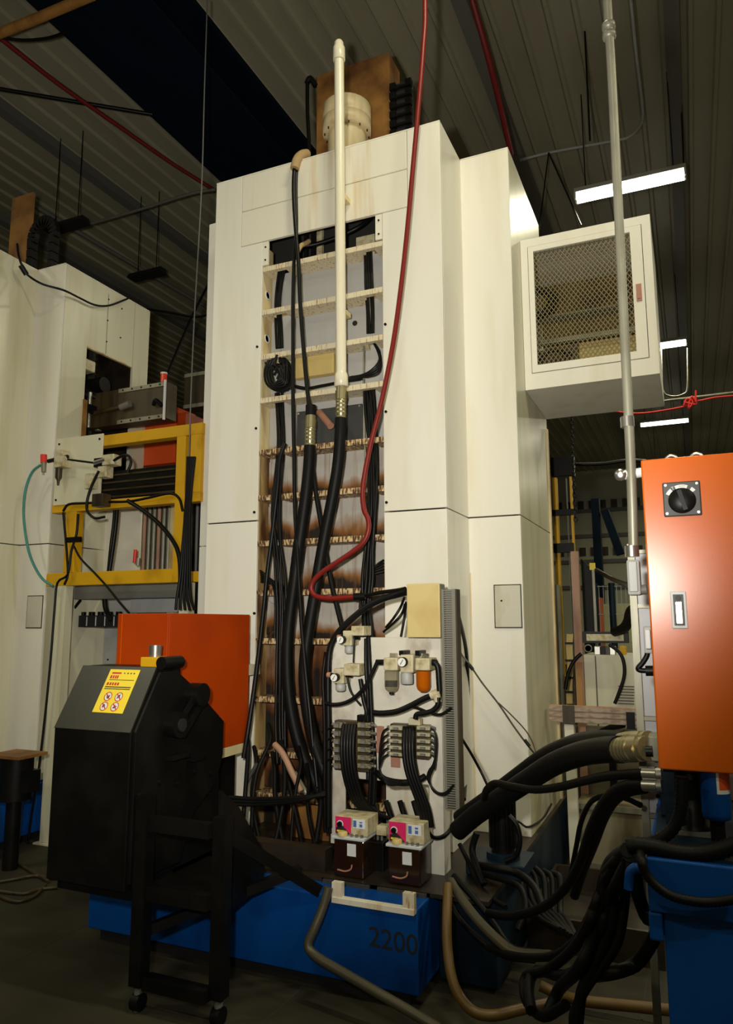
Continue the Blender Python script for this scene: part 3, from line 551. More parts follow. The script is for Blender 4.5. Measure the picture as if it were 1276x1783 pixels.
# gauges
def gauge(par, px, py, y, r):
    c = Q(px, py, y); g_ = MB().lathe(c+Vector((0,0.03,0)), (0,-1,0), [(r,0),(r,0.028),(r*0.92,0.034)], 20).build('gauge_case', 'black_metal', par)
    MB().cyl(c+Vector((0,-0.0045,0)), c+Vector((0,-0.0065,0)), r*0.86, 20).build('gauge_dial', 'gauge_glass', g_)
    MB().bar(c+Vector((-r*0.3,-0.008,-r*0.45)), c+Vector((r*0.3,-0.008,r*0.5)), r*0.12, 0.001, (0,1,0)).build('gauge_needle', 'print_black', g_)
def regulator(label, gx, gy, bx0, by0, bx1, by1, kx0, ky0, kx1, ky1):
    c = Q((kx0+kx1)/2, ky1, 3.46); t = thing('air_regulator', label, 'regulator', c)
    a, b = Q(bx0,by0,3.45), Q(bx1,by1,3.45); box('switch_block', 'beige', t, a.x, b.x, 3.45, YM-0.001, b.z, a.z, 0.004)
    k0, k1 = Q(kx0,ky0,3.46), Q(kx1,ky1,3.46); xm = (k0.x+k1.x)/2; r = (k1.x-k0.x)/2
    MB().lathe((xm,3.48,k1.z), (0,0,1), [(r*0.8,0),(r,0.006),(r,(k0.z-k1.z)*0.8),(r*0.7,k0.z-k1.z)], 16).build('knob', 'grey_paint', t)
    box('regulator_body', 'beige', t, xm-r*1.1, xm+r*1.1, 3.455, YM-0.001, k0.z, k0.z+0.075, 0.004)
    MB().cyl((xm-r*2.2,3.485,k0.z+0.04),(xm+r*2.4,3.485,k0.z+0.04),0.011,10).build('port_pipe', 'black_metal', t)
    MB().cyl((xm-r*3.0,3.485,k0.z+0.04),(xm-r*2.2,3.485,k0.z+0.04),0.014,8).build('brass_nipple', 'copper_block', t)
    gauge(t, gx, gy, 3.43, 0.021); return t
regulator('upper small air regulator with gauge at top left of mounting plate', 593, 1114, 611, 1090, 633, 1107, 598, 1124, 612, 1138)
regulator('lower small air regulator with gauge at left of mounting plate', 582, 1180, 598, 1156, 625, 1177, 582, 1190, 598, 1204)
# filter, regulator and lubricator set
fr = thing('air_service_unit', 'air filter, regulator and amber oil lubricator set on mounting plate', 'air unit', Q(708,1207,3.45))
yc = 3.47
def bowl(px0, px1, py0, py1, m, name):
    a, b = Q(px0,py0,yc), Q(px1,py1,yc); xm = (a.x+b.x)/2; r = (b.x-a.x)/2; h = a.z-b.z
    return MB().lathe((xm,yc,a.z), (0,0,-1), [(r,0),(r,h*0.72),(r*0.85,h*0.9),(r*0.45,h),(0.004,h)], 20).build(name, m, fr), xm, r, a.z, h
bw, xm, r, z0, h = bowl(670,693,1168,1205,'clear_bowl','filter_bowl')
MB().cyl((xm,yc,z0-h*0.75),(xm,yc,z0-h*0.45),r*0.75,14).build('filter_element', 'black_metal', bw); MB().cyl((xm,yc,z0-h*1.12),(xm,yc,z0-h),r*0.35,10).build('drain_plug', 'black_metal', bw)
bw, xm2, r2, z2, h2 = bowl(725,749,1168,1205,'amber_oil','oil_bowl')
for px0, px1, py0, py1 in ((667,692,1145,1168),(722,748,1146,1168)):
    a, b = Q(px0,py0,3.43), Q(px1,py1,3.43); hd = box('bowl_head', 'beige', fr, a.x, b.x, 3.43, YM-0.001, b.z, a.z, 0.006)
    MB().cyl(((a.x+b.x)/2,yc,a.z),((a.x+b.x)/2,yc,a.z+0.022),0.018,14).build('sight_dome', 'clear_bowl', hd)
a, b = Q(696,1140,3.44), Q(719,1172,3.44); box('regulator_body', 'beige', fr, a.x, b.x, 3.44, YM-0.001, b.z, a.z, 0.006)
a, b = Q(699,1173,yc), Q(718,1191,yc); MB().lathe(((a.x+b.x)/2,yc,b.z),(0,0,1),[(0.028,0),(0.031,0.006),(0.031,0.045),(0.025,0.055)],18).build('knob','grey_paint',fr)
a = Q(700,1153,3.42); gauge(fr, 700, 1153, 3.42, 0.024)
for px_q in (700, 728):
    a = Q(px_q,1137,3.47); box('lug', 'black_metal', fr, a.x-0.014, a.x+0.014, 3.46, YM-0.001, a.z-0.012, a.z+0.012, 0.003)
a, b = Q(655,1153,3.47), Q(667,1153,3.47); MB().cyl(a,b,0.014,10).build('inlet_elbow','black_metal',fr); a, b = Q(748,1153,3.47), Q(760,1154,3.47); MB().cyl(a,b,0.016,10).build('outlet_elbow','black_metal',fr)
line('air_hose', 'black hose from air filter inlet curving down left across the plate', 'hose', [(656,1154),(649,1170),(636,1195),(618,1214),(600,1224),(580,1227),(566,1224)], 3.45, 0.010, 'black_cable', 'hoses on the mounting plate', 10)
line('air_hose', 'black hose bending down from oil lubricator outlet to a tee', 'hose', [(756,1153),(762,1162),(764,1185),(765,1205),(763,1216)], 3.45, 0.014, 'black_cable', 'hoses on the mounting plate', 10)
line('air_hose', 'thick black hose sweeping left from the tee below the oil lubricator', 'hose', [(751,1211),(735,1218),(712,1230),(690,1239),(665,1242),(650,1241)], 3.44, 0.014, 'black_cable', 'hoses on the mounting plate', 10)
line('air_hose', 'black hose curling down from the tee to the right valve block', 'hose', [(763,1214),(762,1228),(752,1238),(738,1242),(726,1244),(723,1252)], 3.44, 0.013, 'black_cable', 'hoses on the mounting plate', 10)
line('cable', 'thin black cable crossing right into the slotted duct below the lubricator', 'cable', [(706,1232),(720,1231),(735,1236),(750,1242),(768,1244),(786,1232)], 3.46, 0.007, 'black_cable')
tee = thing('pipe_tee', 'beige tee fitting at the hose junction right of the lubricator', 'fitting', Q(758,1212,3.45))
MB().cyl(Q(750,1211,3.445), Q(763,1206,3.445), 0.02, 10).build('tee_run', 'beige', tee); MB().cyl(Q(760,1204,3.445), Q(762,1222,3.445), 0.019, 10).build('tee_branch', 'beige', tee)
line('air_hose', 'vertical black hose dividing the mounting plate', 'hose', [(641,1110,3.53),(643,1160),(645,1210),(648,1270),(652,1340),(650,1400)], 3.50, 0.012, 'black_cable', 'hoses on the mounting plate', 10)
line('air_hose', 'second vertical black hose beside the dividing hose of the plate', 'hose', [(637,1112,3.53),(637,1160),(640,1210),(642,1270),(645,1340),(643,1400)], 3.51, 0.010, 'black_cable', 'hoses on the mounting plate', 10)
line('air_hose', 'black hose dropping from the lower regulator to the left valve block', 'hose', [(627,1182),(630,1200),(633,1220),(638,1240),(634,1256)], 3.47, 0.011, 'black_cable', 'hoses on the mounting plate', 10)
line('cable', 'thin black cable dropping between the two small regulators', 'cable', [(617,1110),(616,1130),(615,1154)], 3.47, 0.004, 'black_cable')
line('cable', 'thin black cable slanting from the lower regulator toward the dividing hose', 'cable', [(605,1180),(609,1200),(618,1216),(628,1228)], 3.47, 0.006, 'black_cable')
# valve manifolds
def manifold(label, cols, rows, y0, dy, hx0, hx1, topx, ends):
    bm__ = 'grimy_beige' if ends else 'beige_used'
    c = Q((cols[0][0]+cols[-1][1])/2, y0+rows*dy, 3.46); t = thing('valve_block', label, 'valve', c)
    a, b = Q(cols[0][0]+2, y0-4, 3.50), Q(cols[-1][1]-2, y0+rows*dy+2, 3.50); box('manifold_rail', 'brown_guard', t, a.x, b.x, 3.50, YM-0.001, b.z, a.z, 0.003)
    for ci, (c0, c1) in enumerate(cols):
        for k in range(rows):
            a, b = Q(c0, y0+k*dy, 3.45), Q(c1, y0+k*dy+dy*0.72, 3.45)
            v = MB().box(a.x,b.x,3.45,3.50,b.z,a.z).build('solenoid', bm__, t, 0.003)
            m = (a.x+b.x)/2; MB().box(m-0.012,m+0.012,3.435,3.45,b.z+0.004,a.z-0.004).build('coil_plug', 'grey_dark', v)
            e = a.x if ci == 0 else b.x; MB().cyl((e,3.475,(a.z+b.z)/2),(e+(-0.018 if ci == 0 else 0.018),3.475,(a.z+b.z)/2),0.008,8).build('fitting', 'steel', v)
    a = Q(topx, y0-6, 3.47); MB().box(a.x-0.03,a.x+0.03,3.46,3.50,a.z-0.012,a.z+0.02).build('inlet_block', 'black_metal' if ends else 'beige', t, 0.003)
    return t
manifold('left valve block with fouled coils and thick black hoses between them', [(580,595),(622,644)], 6, 1258, 14.2, 596, 620, 632, True)
manifold('right valve block with two beige rows of coils and black hoses between', [(677,702),(725,748)], 5, 1264, 11.4, 703, 722, 722, False)
for k in range(5):
    x = 598+k*5
    line('air_hose', ['leftmost','second','middle','fourth','rightmost'][k]+' black hose curving down between the coils of the left valve block', 'hose', [(x,1262,3.46),(x-3,1285,3.42),(x-3,1320,3.41),(x+2,1355,3.42),(x+14,1390,3.45),(x+34,1412,3.5),(x+58,1425,3.55)], 3.42, 0.010, 'black_cable', 'hoses of the left valve block', 8)
for k in range(4):
    x = 704+k*5
    line('air_hose', ['leftmost','second','third','rightmost'][k]+' black hose curving down between the coils of the right valve block', 'hose', [(x,1266,3.46),(x-1,1290,3.42),(x,1320,3.41),(x+6,1350,3.41),(x+17,1380,3.42),(x+27,1408,3.43),(x+33,1440,3.44)], 3.42, 0.011, 'black_cable', 'hoses of the right valve block', 8)
for k in range(5):
    yy = 1268+k*11.4
    line('cable', ['topmost','second','middle','fourth','lowest'][k]+' thin cable looping out left of the right valve block', 'cable', [(675,yy),(667,yy+6),(663-k*0.5,yy+22),(660,1320+4*k),(662,1345),(675,1358+2*k),(700,1362+k)], 3.455, 0.0045, 'black_cable', 'thin valve cables, left side of right block')
    line('cable', ['topmost','second','middle','fourth','lowest'][k]+' thin cable looping out right of the right valve block', 'cable', [(750,yy),(757,yy+7),(760-k,yy+25),(757-2*k,1330+2*k),(748-k,1356),(755+k,1378),(775,1384-k),(790,1366)], 3.455, 0.0045, 'black_cable', 'thin valve cables, right side of right block')
for k in range(4):
    yy = 1266+k*18
    line('cable', ['topmost','second','third','lowest'][k]+' thin cable leaving the left valve block toward the recess', 'cable', [(580,yy),(572,yy+3,3.47),(566,yy+12,3.55),(560,yy+8,3.6)], 3.46, 0.004, 'black_cable', 'thin valve cables of left block')
line('cable', 'thick black cable run crossing level below the right valve block', 'cable', [(655,1345,3.5),(672,1358),(700,1363),(725,1360),(740,1352,3.5)], 3.47, 0.016, 'black_cable', None, 10)
a, b = Q(688,1318,3.535), Q(696,1336,3.535)
box_ = lambda nm, lab, ct, m, p0, p1, y0, y1: tag(box(nm, m, None, Q(p0[0],p0[1],y0).x, Q(p1[0],p1[1],y0).x, y0, y1, Q(p1[0],p1[1],y0).z, Q(p0[0],p0[1],y0).z, 0.002), lab, ct)
box_('copper_tag', 'square copper-coloured plate under the right valve block', 'plate', 'copper_block', (680,1317), (696,1337), 3.54, YM-0.0005)
box_('copper_tag', 'tall copper-coloured plate between the two valve blocks', 'plate', 'copper_block', (655,1264), (668,1312), 3.54, YM-0.0005)
# backing sheet seen under the plate between the legs
bs = tag(box('backing_sheet', 'white_streaked', None, Q(676,1400,3.80).x, Q(746,1400,3.80).x, 3.80, 3.81, BZ+0.002, Q(700,1362,3.80).z+0.05), 'stained white sheet seen below the right valve block, between plate legs', 'panel')
MB().box(Q(706,1400,3.80).x,Q(708,1400,3.80).x,3.797,3.80,BZ+0.3,0.72).build('sheet_seam','grey_dark',bs)
tag(box('rusty_sheet', 'rust_plate', None, P(505,1450,y=3.82).x, P(572,1450,y=3.82).x, 3.82, 3.83, BZ+0.002, P(540,1402,y=3.82).z), 'rust-streaked tan sheet low in the recess left of the pumps', 'panel')
# lubrication pumps
def pump(label, fx0, fx1, fy0, fy1, tx0, tx1, ty, ry1, Y):
    a, b = Q(fx0,fy0,Y), Q(fx1,fy1,Y); t = thing('lubricant_pump', label, 'pump', ((a.x+b.x)/2, Y+0.05, Q(fx0,ry1,Y).z), 'pink-faced lubricant pumps')
    hs = MB().box(a.x,b.x,Y,Y+0.13,b.z,a.z).build('pump_housing', 'beige', t, 0.004)
    mx = a.x+(b.x-a.x)*0.50; h = a.z-b.z
    fc = box('pink_plate', 'pink_face', hs, a.x+0.004, mx, Y-0.003, Y-0.0005, b.z+0.004, a.z-0.004)
    kx_, kz_ = a.x+(mx-a.x)*0.34, b.z+h*0.56
    MB().cyl((kx_,Y-0.003,kz_),(kx_,Y-0.004,kz_),0.017,18).build('dial_ring','white_label',fc); MB().cyl((kx_,Y-0.004,kz_),(kx_,Y-0.014,kz_),0.0125,16).build('dial_knob','black_metal',fc)
    MB().prism([(a.x+0.008,b.z+0.004),(mx-0.004,b.z+0.004),(mx-0.03,b.z+0.03),(kx_+0.01,b.z+0.042),(a.x+0.008,b.z+0.03)],'y',Y-0.0045,Y-0.0032).build('black_badge','print_black',fc)
    MB().box(a.x+0.014,a.x+0.05,Y-0.0055,Y-0.0046,b.z+0.012,b.z+0.02).build('badge_print','sticker_yellow',fc)
    nx0, nx1 = mx+0.01, b.x-0.012
    nb = box('name_plate','white_label',hs,nx0,nx1,Y-0.003,Y-0.0005,b.z+h*0.42,a.z-0.008)
    q = (nx1-nx0)
    MB().box(nx0+0.003,nx0+q*0.30,Y-0.0042,Y-0.0032,b.z+h*0.48,a.z-0.014).box(nx0+q*0.55,nx0+q*0.78,Y-0.0042,Y-0.0032,b.z+h*0.5,b.z+h*0.66).box(nx0+q*0.55,nx0+q*0.78,Y-0.0042,Y-0.0032,b.z+h*0.72,a.z-0.018).build('plate_print','blue_label',nb)
    c, d = Q(tx0,ty,Y-0.03), Q(tx1,ty,Y-0.03); tz = b.z-0.002
    box('tank_lid','light_grey',t,c.x,d.x,Y-0.03,Y+0.14,tz-0.014,tz-0.001,0.003)
    MB().lathe((a.x+(mx-a.x)*0.55,Y-0.012,tz-0.001),(0,0,1),[(0.024,0),(0.024,0.016),(0.018,0.022),(0.004,0.022)],16).build('filler_cap','ochre_plate',t)
    for k in range(3): MB().cyl((mx+0.01+0.026*k,Y-0.015,tz-0.001),(mx+0.01+0.026*k,Y-0.015,tz+0.014),0.007,8).build('bolt','steel',t)
    rz = Q(fx0,ry1,Y).z
    tk = MB().box(c.x+0.008,d.x-0.008,Y-0.02,Y+0.13,rz,tz-0.015).build('oil_tank','oil_tank',t,0.006)
    box('level_tag','white_label',tk,mx-0.01,mx+0.035,Y-0.023,Y-0.0205,tz-0.085,tz-0.03)
    MB().tube([(mx-0.06,Y-0.022,rz+0.03),(mx-0.02,Y-0.026,rz+0.028),(mx+0.01,Y-0.026,rz+0.04),(mx+0.015,Y-0.024,rz+0.06)],0.004,6).build('level_line','copper_block',tk)
    return t
pump('left pink-faced lubricant pump with oil tank', 583, 640, 1419, 1458, 577, 634, 1463, 1522, 3.36)
pump('right pink-faced lubricant pump with oil tank', 676, 738, 1428, 1472, 671, 733, 1478, 1534, 3.36)
b1 = thing('pump_shelf', 'dark steel shelf with front lips under the two lubricant pumps', 'shelf', (-1.5, 3.3, 0.43))
z = Q(640,1530,3.33).z - 0.005
zz = min(P(583,1522,y=3.36).z, P(676,1534,y=3.36).z)
box('shelf_plate', 'black_metal', b1, P(560,1540,y=3.3).x, P(748,1550,y=3.3).x, 3.3, 3.54, zz-0.02, zz-0.002)
box('shelf_lip', 'charcoal_plate', b1, P(562,1540,y=3.29).x, P(643,1545,y=3.29).x, 3.285, 3.299, zz-0.055, zz-0.004); box('shelf_lip', 'charcoal_plate', b1, P(657,1548,y=3.29).x, P(742,1555,y=3.29).x, 3.285, 3.299, zz-0.055, zz-0.004)
box('shelf_post', 'black_metal', b1, P(575,1540,y=3.4).x, P(590,1540,y=3.4).x, 3.4, 3.43, BZ, zz-0.021); box('shelf_post', 'black_metal', b1, P(720,1540,y=3.4).x, P(735,1540,y=3.4).x, 3.4, 3.43, BZ, zz-0.021)
box_('pump_valve', 'small beige valve body between the two lubricant pumps', 'valve', 'beige', (655,1438), (672,1456), 3.46, 3.52)
line('air_hose', 'black hose hooking round the right plate leg', 'hose', [(742,1440,3.44),(750,1455,3.46),(760,1459,3.5),(772,1456,3.53),(784,1445,3.6),(796,1425,3.65)], 3.5, 0.010, 'black_cable')

# ------------------------------------------------------------------ second machine, left
LX2, LX1 = -4.66, -4.975
lm = thing('machine_column', 'second cream press column at the picture edge with arm opening in its side', 'machine', (-5.8, 4.6, 0))
for z0, z1 in ((2.235+g, 4.605), (BZ, 2.235-g)):
    box('front_panel', 'white_paint', lm, LX1-1.6, LX1, D, D+0.02, z0, z1)
    box('return_panel', 'white_sheet', lm, LX1-0.02, LX1, D+0.021, D2-0.001, z0, z1)
    box('step_panel', 'white_paint', lm, LX1-0.02, LX2, D2, D2+0.02, z0, z1, 0.003)
OY0, OY1, OZ0, OZ1 = 4.625, 5.185, 2.95, 3.975
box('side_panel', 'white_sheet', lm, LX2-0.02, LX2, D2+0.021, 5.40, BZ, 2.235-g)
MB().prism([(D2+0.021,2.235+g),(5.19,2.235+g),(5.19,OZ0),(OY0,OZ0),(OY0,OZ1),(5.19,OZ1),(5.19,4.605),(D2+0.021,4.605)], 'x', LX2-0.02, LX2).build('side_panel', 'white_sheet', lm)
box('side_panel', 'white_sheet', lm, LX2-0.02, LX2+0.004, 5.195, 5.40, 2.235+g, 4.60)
box('opening_edge', 'rust_plate', lm, LX2-0.018, LX2+0.012, OY0-0.012, OY0+0.03, OZ0, 3.5); box('opening_lip', 'yellowed_paint', lm, LX2-0.02, LX2+0.006, OY0, OY1, OZ1-0.008, OZ1+0.004)
box('top_plate', 'white_paint', lm, LX1-1.6, LX1, D, 5.4, 4.606, 4.612); box('top_plate', 'white_paint', lm, LX1+0.001, LX2, D2, 5.4, 4.606, 4.612)
box('blocking_core', 'gap_dark', lm, LX1-1.58, -5.3, D+0.03, 5.38, BZ, 4.6)
MB().box(-5.25,-4.69,5.36,5.38,BZ,4.6).build('inner_wall', 'black_brown', lm)
MB().box(-5.0,-4.72,4.66,4.8,3.80,3.90).build('arm_block', 'beige', lm, 0.01); MB().box(-5.0,-4.70,4.68,5.05,3.42,3.50).build('arm_block', 'black_metal', lm, 0.01); MB().cyl((-4.95,4.9,3.72),(-4.70,4.9,3.72),0.07,16).build('arm_motor','black_metal',lm)
for k in range(4): MB().tube([(-5.0,4.7+0.1*k,3.7),(-4.85,4.75+0.1*k,3.62+0.05*k),(-4.72,4.85+0.08*k,3.58),(-4.70,5.0+0.03*k,3.45)], 0.025, 8).build('arm_cable', 'black_rubber', lm)
MB().cyl((-4.75,4.78,3.3),(-4.75,4.78,3.62),0.02,10).build('arm_rod','steel',lm); MB().cyl((-4.75,4.9,3.3),(-4.75,4.9,3.62),0.03,10).build('arm_rod','galvanised',lm)
for q in ((4.55,4.5),(4.55,4.3),(4.55,4.1),(4.72,4.48),(4.72,4.2),(5.12,4.45),(5.12,4.25)): MB().cyl((LX2-0.001,q[0]+0.3,q[1]),(LX2+0.004,q[0]+0.3,q[1]),0.008,8).build('screw','black_metal',lm)
box('seam', 'grey_dark', lm, LX2, LX2+0.0015, 4.845, 4.85, OZ1+0.01, 4.55)
cv = box('inspection_cover', 'cover_grey', lm, LX1+0.14, LX2-0.02, D2-0.008, D2-0.001, 1.576, 1.819, 0.003)
MB().box(LX1+0.134,LX2-0.014,D2-0.004,D2-0.0005,1.568,1.576).box(LX1+0.134,LX2-0.014,D2-0.004,D2-0.0005,1.819,1.826).box(LX1+0.134,LX1+0.14,D2-0.004,D2-0.0005,1.576,1.819).box(LX2-0.02,LX2-0.014,D2-0.004,D2-0.0005,1.576,1.819).build('gasket','brown_guard',cv)
sc = box('service_cover', 'white_sheet', lm, LX1, LX1+0.006, 3.93, 4.20, 0.72, 1.42)
for zz in (0.76, 1.0, 1.2, 1.38): MB().cyl((LX1+0.005,4.18,zz),(LX1+0.010,4.18,zz),0.007,8).build('screw','black_metal',sc)
box('base', 'blue_paint', lm, -6.6, -4.62, 3.15, 5.5, 0.06, 0.41, 0.006); box('plinth','black_matte',lm,-6.5,-4.7,3.2,5.4,0,0.059)
ct = thing('cable_chain', 'black cable carrier loop on top of the second machine', 'cable chain', (-5.15, 4.3, 4.613))
for k in range(12):
    t = k/11; an = math.pi*t; c = Vector((-5.12+0.13*math.cos(an)*1.0, 4.5, 5.02+0.16*math.sin(an)))
    tx, tz = -math.sin(an), math.cos(an); MB().bar(c-Vector((tx,0,tz))*0.024, c+Vector((tx,0,tz))*0.024, 0.09, 0.05, (0,1,0)).build('chain_link','black_metal',ct)
for s_ in (-1,1):
    for k in range(5): MB().box(-5.12+s_*0.13-0.025,-5.12+s_*0.13+0.025,4.46,4.54,4.613+k*0.08,4.613+k*0.08+0.07).build('chain_link','black_metal',ct)
a, b = P(4,318,y=4.4), P(22,372,y=4.4)
tag(box('wood_board','rust_plate',None,a.x-0.1,b.x,4.60,4.63,4.613,a.z-0.02),'tan board upright on the second machine top','board')
pw = thing('power_cable', 'black cable with inline plug draped across the second machine top', 'cable', P(160,500,y=4.3))
MB().tube([P(30,425,y=4.2),P(33,448,y=4.05),P(42,470,y=4.1),P(52,482,y=4.15),P(75,495,y=4.2),P(110,505,y=4.25),P(135,517,x=-4.62),P(165,531,x=-4.62),P(190,532,x=-4.62),P(215,523,x=-4.62),P(222,520,x=-4.64)],0.009,8).build('cable_body','black_cable',pw)
MB().cyl(P(36,462,y=4.07),P(46,478,y=4.12),0.022,10).build('plug','black_metal',pw)

# ------------------------------------------------------------------ yellow frame between the machines
YF = 4.30
yf = thing('loader_stand', 'yellow welded loader frame with square posts between the two machines', 'frame', (-3.9, YF, 0))
def ybar(name, p0, p1, y0, y1, m='yellow_paint', par=yf):
    a, b = P(p0[0],p0[1],y=y0), P(p1[0],p1[1],y=y0); return box(name, m, par, a.x, b.x, y0, y1, min(a.z,b.z), max(a.z,b.z), 0.004)
ztop = P(300,742,y=YF).z; zt2 = P(300,766,y=YF).z
xA, xB = P(98,800,y=YF).x, P(351,780,y=YF).x
box('top_rail','yellow_paint',yf,xA,xB,YF,YF+0.08,ztop-0.085,ztop,0.004)
zm = P(300,860,y=YF).z
box('middle_rail','yellow_paint',yf,xA-0.02,xB,YF,YF+0.08,zm-0.07,zm,0.004)
zb_ = P(300,990,y=YF).z
box('bottom_rail','yellow_paint',yf,xA-0.03,P(315,1000,y=YF).x,YF,YF+0.08,zb_-0.10,zb_,0.004)
x0, x1 = P(303,900,y=YF).x, P(319,900,y=YF).x; box('post','yellow_paint',yf,x0,x1,YF-0.002,YF+0.08,zb_-0.1,ztop-0.085,0.004)
x0, x1 = P(331,800,y=YF).x, P(350,800,y=YF).x; box('post','yellow_paint',yf,x0,x1,YF-0.002,YF+0.08,zm-0.001,ztop-0.085,0.004)
x0, x1 = P(113,930,y=YF).x, P(131,930,y=YF).x; box('post','yellow_paint',yf,x0,x1,YF-0.002,YF+0.08,zb_,zm-0.07,0.004)
box('bottom_rail','yellow_paint',yf,P(322,1000,y=YF+0.3).x,X1-0.2,YF+0.3,YF+0.38,zb_-0.08,zb_,0.004)
for px0, px1 in ((84,104),(306,322)):
    x0, x1 = P(px0,1200,y=YF).x, P(px1,1200,y=YF).x; lg = box('leg','white_sheet',yf,x0,x1,YF,YF+0.08,0.012,zb_-0.10,0.003); box('foot_plate','white_sheet',lg,x0-0.03,x1+0.03,YF-0.03,YF+0.11,0,0.0115)
x0, x1 = P(97,800,y=YF-0.014).x, P(177,800,y=YF-0.014).x
vp = MB().box(x0,x1,YF-0.014,YF-0.001,zm-0.012,ztop+0.012).build('valve_plate','white_sheet',yf,0.002)
for xx in (x0+0.03,x1-0.03):
    for zz in (ztop-0.03,zm+0.03): MB().cyl((xx,YF-0.0135,zz),(xx,YF-0.019,zz),0.009,8).build('bolt','black_metal',vp)
au = thing('air_service_unit', 'grimy air filter with bowl on the yellow frame plate', 'air unit', P(120,860,y=4.2))
def fb(m, p0, p1, y0, y1, name, par=au):
    a, b = P(p0[0],p0[1],y=y0), P(p1[0],p1[1],y=y0); return box(name,m,par,a.x,b.x,y0,y1,b.z,a.z,0.005)
fb('beige',(94,795),(110,812),4.20,4.285,'filter_head'); fb('beige',(98,783),(108,796),4.21,4.285,'cap_block')
a, b = P(103,812,y=4.24), P(103,845,y=4.24); MB().lathe(a,(0,0,-1),[(0.026,0),(0.026,(a.z-b.z)*0.6),(0.012,(a.z-b.z)*0.75),(0.008,a.z-b.z)],14).build('filter_bowl','brown_guard',au)
MB().cyl(P(84,803,y=4.24),P(118,795,y=4.24),0.016,10).build('inlet_pipe','black_metal',au)
rv = thing('shutoff_valve', 'small air shutoff valve with red knob and nickel body', 'valve', P(76,826,y=4.24))
MB().cyl(P(76,806,y=4.24),P(76,792,y=4.24),0.025,14).build('red_knob','red_bright',rv); MB().cyl(P(76,822,y=4.24),P(76,806,y=4.24),0.018,12,0.022).build('valve_body','galvanised',rv); MB().cyl(P(75,827,y=4.24),P(75,822,y=4.24),0.008,8).build('outlet_tip','steel',rv)
line('air_hose','thin green tube curving down from the red-knob valve','hose',[(70,810),(56,822),(45,850),(41,885),(43,920),(50,960),(62,990),(76,1010),(92,1020)],4.22,0.010,'green_tube')
vv = thing('valve_block','cluster of grimy valves and hose fittings at the frame plate edge','valve',P(190,850,y=4.2))
for p0, p1, y0, y1, m in (((178,792),(197,808),4.19,4.28,'beige'),((163,798),(178,812),4.2,4.28,'black_metal'),((170,812),(184,830),4.2,4.28,'beige'),((160,860),(178,880),4.2,4.29,'brown_guard'),((148,825),(160,850),4.22,4.285,'beige')): fb(m,p0,p1,y0,y1,'valve_body',vv)
MB().cyl(P(118,800,y=4.23),P(165,806,y=4.23),0.008,8).build('link_pipe','black_metal',vv); MB().cyl(P(165,806,y=4.2),P(184,800,y=4.2),0.018,10).build('fitting','steel',vv)
FC = 'cables on the yellow frame'
for k, (lab, pth, y, r) in enumerate((
 ('black hose looping up right of the valve cluster',[(198,802),(212,794),(224,794),(228,806),(222,822)],4.2,0.011),
 ('black hose falling from valve cluster around the plate corner',[(172,820),(160,845),(152,870),(152,890),(165,902),(182,900)],4.19,0.010),
 ('black hose running along under the middle yellow rail',[(110,890),(120,878),(150,876),(190,874),(225,873),(262,866),(296,859),(312,868),(318,890)],4.27,0.010),
 ('thick black cable sagging from middle rail to the right post',[(222,872),(245,886),(275,910),(300,940),(311,965),(314,1000),(312,1040)],4.26,0.016),
 ('black cable hanging straight down behind the frame centre',[(204,878),(202,910),(197,950),(188,1010)],4.45,0.016),
 ('second black cable hanging behind the frame centre',[(200,878),(198,910),(193,950),(187,1012)],4.46,0.012),
 ('black cable down the left yellow post',[(110,892),(113,925),(116,960),(118,1000),(112,1018)],4.27,0.009),
 ('black cable crossing the left post then falling to floor left',[(136,895),(133,930),(124,960),(118,1000),(100,1015),(95,1060),(88,1150),(78,1250),(66,1350),(52,1440),(48,1510)],4.26,0.009),
 ('brown cable slanting from left post toward the orange guard',[(128,950),(140,972),(162,995),(185,1020),(205,1045),(225,1068)],4.24,0.008))):
    line('cable',lab,'cable',pth,y,r,'black_cable',FC,8)
tg = box('cable_grip','black_metal',None,P(116,930,y=4.25).x,P(140,950,y=4.25).x,4.24,4.26,P(116,945,y=4.25).z,P(116,936,y=4.25).z); tag(tg,'black rod clamped across the left yellow post','clamp')
for k in range(5):
    line('cable',['first','second','third','fourth','fifth'][k]+' black cable in the vertical bundle beside the right yellow post','cable',[(327+3*k,795,4.2),(325+2*k,850,4.2),(322+2*k,900,4.19),(318+3*k,950,4.18),(314+4*k,1000,4.17),(308+6*k,1040,4.16),(306+8*k,1062,4.15)],4.2,0.010,'black_cable','cables beside the right yellow post')
line('hanging_cable','thin dark cable hanging from the roof down to the yellow frame','cable',[(361,0,4.2),(356,150,4.2),(352,300,4.2),(346,420,4.2),(338,560,4.2),(332,700,4.2),(329,800,4.2)],4.2,0.005,'grey_dark')
MB_ = thing('red_fitting','small red lever valve behind the yellow frame','valve',P(234,975,y=4.6)); MB().cyl(P(234,980,y=4.6),P(236,957,y=4.6),0.014,10).build('lever','red_bright',MB_); MB().cyl(P(240,985,y=4.6),P(241,972,y=4.6),0.018,10).build('valve_body','galvanised',MB_)

